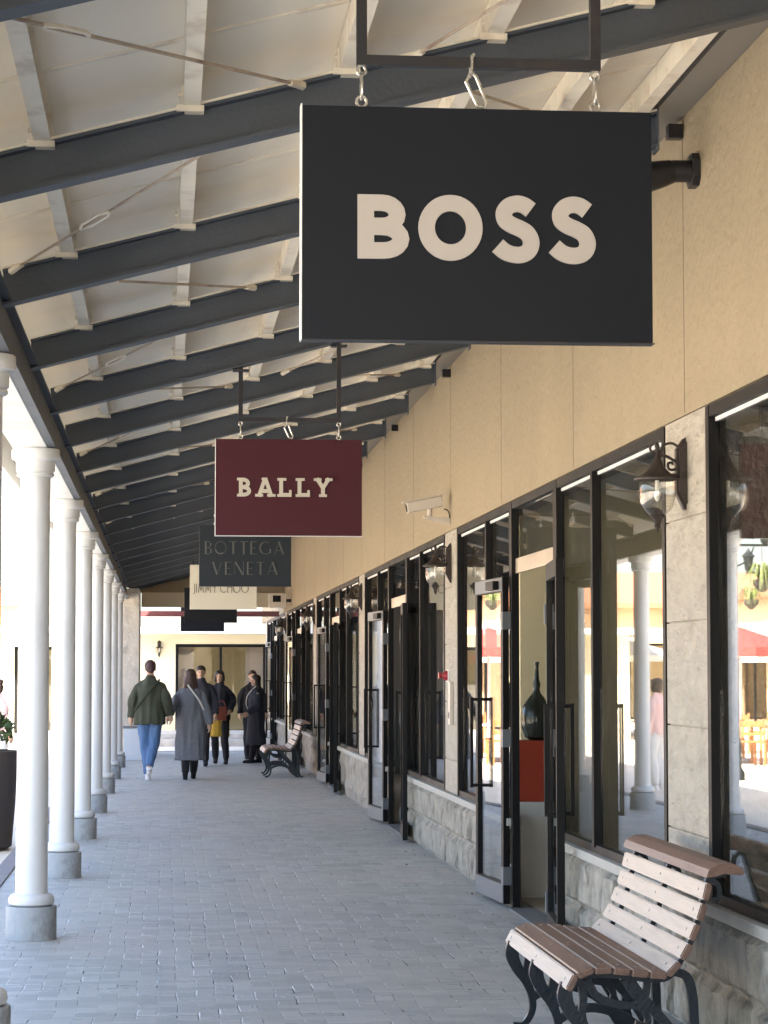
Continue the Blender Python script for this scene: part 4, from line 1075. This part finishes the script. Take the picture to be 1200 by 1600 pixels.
parasol((-9.0, 56.0, PZ), 1.7, 'umb_white', 2.55, 1.95, 'white parasol farther off than the red one, by the peach coloured shops')
parasol((-7.6, 63.0, PZ), 1.7, 'umb_white', 2.6, 2.0, 'white parasol in the middle of the far plaza')
parasol((-5.2, 30.5, PZ), 1.5, 'umb_white', 2.6, 2.05, 'white parasol nearest the columns on the open plaza')
def cafe_set(x, y, i):
    t = thing('cafe_table', ['orange timber cafe table under the red parasol', 'orange timber cafe table between the red and the white parasols', 'orange timber cafe table under the nearest white parasol', 'orange timber cafe table beside the far white parasol'][i], 'table', (x, y, PZ), R(10 * i), 'cafe tables on the plaza')
    bm = BM(); box(bm, -.4, .4, -.4, .4, .71, .74, bev=.004); link('tabletop', bm, 'umb_white', t)
    for a in (-1, 1):
        for b in (-1, 1): bm = BM(); box(bm, a * .34 - .025, a * .34 + .025, b * .34 - .025, b * .34 + .025, 0, .709); link('leg', bm, 'oak', t)
    return t
chair0 = None
def cafe_chair(x, y, rz, label):
    global chair0
    if chair0 is None:
        t = thing('cafe_chair', label, 'chair', (x, y, PZ), rz, 'timber chairs round the cafe tables')
        bm = BM(); box(bm, -.22, .22, -.22, .22, .43, .46, bev=.004); link('seat', bm, 'oak', t)
        bm = BM(); box(bm, -.22, .22, .19, .21, .72, .82); box(bm, -.22, .22, .19, .21, .56, .62); link('backrest', bm, 'oak', t)
        for a in (-1, 1):
            bm = BM(); box(bm, a * .2 - .02, a * .2 + .02, -.21, -.17, 0, .429); link('leg', bm, 'oak', t)
            bm = BM(); box(bm, a * .24 - .015, a * .24 + .015, .185, .225, 0, .86); link('leg', bm, 'oak', t)
        chair0 = t
    else:
        t = copy_tree(chair0); t.location = (x, y, PZ); t.rotation_euler = (0, 0, rz); t['label'] = label
TB = [(-5.9, 43.6), (-7.2, 50.0), (-5.4, 30.6), (-6.6, 60.5)]
nm_ = ['the table under the red parasol', 'the table between the red and white parasols', 'the table under the nearest white parasol', 'the table beside the far white parasol']
for i, (x, y) in enumerate(TB):
    cafe_set(x, y, i)
    for q, (dx, dy, r_) in enumerate(((0, .75, 0), (0, -.75, math.pi), (-.75, 0, math.pi / 2), (.75, 0, -math.pi / 2))):
        cafe_chair(x + dx, y + dy, r_ + .2 * (q - 1.5), 'orange timber chair on the ' + ['far', 'near', 'left', 'right'][q] + ' side of ' + nm_[i])
def lamp_post(x, y, label):
    t = thing('street_lamp', label, 'street lamp', (x, y, PZ), 0, 'dark street lamps on the plaza')
    bm = BM(); lathe(bm, [(.13, 0), (.13, .12), (.08, .2), (.075, .6), (.05, .7), (.04, 3.9), (.03, 4.0)], seg=14); link('pole', bm, 'post', t, True)
    bm = BM(); tube(bm, [(-.55, 0, 3.75), (.55, 0, 3.75)], .022, 8)
    for s in (-1, 1): tube(bm, catmull([(0, 0, 3.4), (s * .2, 0, 3.5), (s * .32, 0, 3.72)]), .014, 6)
    link('cross_arm', bm, 'post', t, True)
    for s in (-1, 1):
        bm = BM(); lathe(bm, [(.04, 3.77), (.07, 3.80), (.11, 4.05), (.15, 4.08), (.05, 4.18), (.01, 4.25)], (s * .5, 0), 10); link('lamp_head', bm, 'post', t)
        b_ = thing('hanging_basket', ('yellow-green trailing plant basket hanging on the ' + ('right' if s > 0 else 'left') + ' arm of the ' + label.split(',')[0]), 'plant', (x + s * .45, y, PZ + 3.1), 0, 'plant baskets hung on the street lamps')
        bm = BM(); lathe(bm, [(.04, -.1), (.15, 0), (.17, .1)], seg=12); tube(bm, [(0, 0, .1), (0, 0, .64)], .006, 5); link('basket', bm, 'brown', b_)
        bm = BM()
        for k in range(90):
            a = random.uniform(0, 6.28); l_ = random.uniform(.25, .45); d = Vector((math.cos(a), math.sin(a), 0)); s2 = Vector((-d.y, d.x, 0)) * .010
            P = [Vector((0, 0, .08)), d * l_ * .5 + Vector((0, 0, .28 + random.uniform(-.1, .1))), d * l_ + Vector((0, 0, random.uniform(-.15, .2)))]
            for p_, q_ in zip(P, P[1:]):
                f = 1 if p_ is P[0] else .9
                bm.faces.new([bm.verts.new(p_ + s2 * f), bm.verts.new(p_ - s2 * f), bm.verts.new(q_ - s2 * (.9 if f == 1 else .1)), bm.verts.new(q_ + s2 * (.9 if f == 1 else .1))])
        link('leaves', bm, 'leaf2', b_)
lamp_post(-4.3, 37.2, 'nearer dark street lamp, on the plaza left of the red parasol')
lamp_post(-7.6, 47.5, 'farther dark street lamp, on the plaza beyond the red parasol')

def facade(name, x0, x1, y0, y1, hgt, wall, label, openings, side, roof='terracotta', over=.5):
    """block with real window recesses on one side; openings: list of (a0,a1,z0,z1) along the facade"""
    t = thing(name, label, 'building', ((x0 + x1) / 2, (y0 + y1) / 2, PZ)); cx, cy = (x0 + x1) / 2, (y0 + y1) / 2
    bm = BM(); hgt_ = hgt
    # wall as strips between openings on the chosen side
    if side == '+x': a0, a1 = y0 - cy, y1 - cy; f = x1 - cx
    else: a0, a1 = x0 - cx, x1 - cx; f = y0 - cy
    def wb(bm_, p, q, z0, z1, dep=.3, off=0):
        if side == '+x': box(bm_, f - dep - off, f - off, p, q, z0, z1)
        else: box(bm_, p, q, f + off, f + dep + off, z0, z1)
    zt = max(o[3] for o in openings); zb = min(o[2] for o in openings)
    op = sorted(openings); cur = a0
    for p, q, z0, z1 in op:
        if p > cur: wb(bm, cur, p, 0, zt)
        if z0 > .01: wb(bm, p, q, 0, z0)
        if z1 < zt - .01: wb(bm, p, q, z1, zt)
        cur = q
    wb(bm, cur, a1, 0, zt); wb(bm, a0, a1, zt + .0005, hgt)
    if side == '+x': box(bm, x0 - cx, f - .301, a0, a0 + .25, 0, hgt); box(bm, x0 - cx, f - .301, a1 - .25, a1, 0, hgt); box(bm, x0 - cx, x0 - cx + .2, a0 + .251, a1 - .251, 0, hgt)
    else: box(bm, a0, a0 + .25, f + .301, y1 - cy, 0, hgt); box(bm, a1 - .25, a1, f + .301, y1 - cy, 0, hgt); box(bm, a0 + .251, a1 - .251, y1 - cy - .2, y1 - cy, 0, hgt)
    link('wall', bm, wall, t)
    bm = BM(); box(bm, x0 - cx - over, x1 - cx + over, y0 - cy - over, y1 - cy + over, hgt + .002, hgt + .16)
    if roof == 'terracotta':
        v = [bm.verts.new(q) for q in ((x0 - cx - over, y0 - cy - over, hgt + .162), (x1 - cx + over, y0 - cy - over, hgt + .162), (x1 - cx + over, y1 - cy + over, hgt + .162), (x0 - cx - over, y1 - cy + over, hgt + .162),
             (0 if side == '+x' else a0 + 2, a0 + 2 if side == '+x' else 0, hgt + 1.4), (0 if side == '+x' else a1 - 2, a1 - 2 if side == '+x' else 0, hgt + 1.4))]
        if side == '+x':
            for f_ in ((0, 1, 4), (1, 2, 5, 4), (2, 3, 5), (3, 0, 4, 5)): bm.faces.new([v[k] for k in f_])
        else:
            for f_ in ((0, 1, 5, 4), (1, 2, 5), (2, 3, 4, 5), (3, 0, 4)): bm.faces.new([v[k] for k in f_])
    link('roof', bm, roof, t)
    for p, q, z0, z1 in op:
        bm = BM(); wb(bm, p + .001, p + .07, z0 + .002, z1 - .002, .08, .1); wb(bm, q - .07, q - .001, z0 + .002, z1 - .002, .08, .1); wb(bm, p + .071, q - .071, z1 - .08, z1 - .002, .08, .1); wb(bm, p + .071, q - .071, z0 + .002, z0 + .08, .08, .1)
        m_ = (p + q) / 2; wb(bm, m_ - .03, m_ + .03, z0 + .081, z1 - .081, .08, .1)
        w_ = link('window', bm, 'frame', t)
        bm = BM(); wb(bm, p + .071, m_ - .031, z0 + .081, z1 - .081, .012, .13); wb(bm, m_ + .031, q - .071, z0 + .081, z1 - .081, .012, .13); link('pane', bm, 'glass', w_)
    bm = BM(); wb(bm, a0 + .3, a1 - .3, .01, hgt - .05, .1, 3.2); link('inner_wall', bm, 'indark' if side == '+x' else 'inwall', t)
    return t, f
# shop row across the plaza (seen mirrored in the windows)
ops = [(-22 + 5 * k, -22 + 5 * k + 3.9, .05, 2.7) for k in range(9)]
t, f = facade('plaza_shop', -21, -13, 28, 74, 3.9, 'peach_wall', 'single-storey peach shop row across the plaza, seen only reflected in the shop windows', ops, '+x')
bm = BM(); prism(bm, [(f + .002, 3.0), (f + 1.1, 2.7), (f + 1.1, 2.72), (f + .002, 3.03)], 'y', -22.5, 22.5); link('awning', bm, 'umb_white', t)
ops = [(-18 + 5.2 * k, -18 + 5.2 * k + 4, .05, 2.6) for k in range(7)]
facade('plaza_shop', -21, -14, 77, 115, 3.5, 'cream_wall', 'farther cream shop row across the plaza beyond the peach one, seen reflected in the windows', ops, '+x')
ops = [(-6.3, -2.2, .1, 2.7), (-.9, 2.6, .1, 2.7), (4.4, 6.4, .1, 2.7)]
facade('plaza_shop', -19, -4.9, 80, 88, 3.9, 'peach_wall', 'peach and cream shop glimpsed at the far left behind the columns', ops, '-y', 'terracotta')
# building that closes the view at the end of the walkway
ops = [(-4.8, -2.9, .2, 2.35), (-.81, 1.45, .2, 2.42), (2.2, 5.0, .2, 2.42)]
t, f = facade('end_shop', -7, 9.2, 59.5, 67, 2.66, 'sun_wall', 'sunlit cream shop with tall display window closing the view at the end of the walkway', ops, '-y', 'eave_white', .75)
o = copy_tree(ln0); o.location = (-.12, 59.5, -.28); o.rotation_euler = (0, 0, R(90)); o['label'] = 'small lantern on the sunlit cream shop beyond the end of the walkway'
bm = BM(); box(bm, -.75, -.35, f + .5, f + .55, .3, 2.4); box(bm, .95, 1.4, f + .5, f + .55, .3, 2.4); link('curtain', bm, 'wood_pale', t)
bm = BM(); box(bm, -3.5, 4.2, 55.2, 59.0, -.121, .03, bev=.01); box(bm, -3.2, 4.2, 56.0, 59.0, .031, .16, bev=.01); o = link('steps', bm, 'pale_stone'); tag(o, kind='structure')

# small dry leaves and grit that gather along the foot of the wall and the kerb
bm = BM()
for k in range(150):
    if random.random() < .6: x = 2.30 - abs(random.gauss(0, .12)); 
    elif random.random() < .7: x = -1.12 + abs(random.gauss(0, .18))
    else: x = random.uniform(-.9, 2.2)
    y = random.uniform(9.5, 40); a = random.uniform(.008, .022); e = Euler((random.uniform(-.4, .4), random.uniform(-.4, .4), random.uniform(0, 6.3))).to_matrix()
    bm.faces.new([bm.verts.new(Vector((x, y, .010)) + e @ Vector(q)) for q in ((-a, 0, 0), (-a * .2, -a * .5, .003), (a, 0, 0), (-a * .2, a * .5, .003))])
o = link('leaf_litter', bm, mat('dry_leaf', (.14, .08, .035), .8, var=.3, vs=9)); tag(o, 'scattered dry leaf crumbs on the paving along the wall foot', 'leaf litter', kind='stuff')
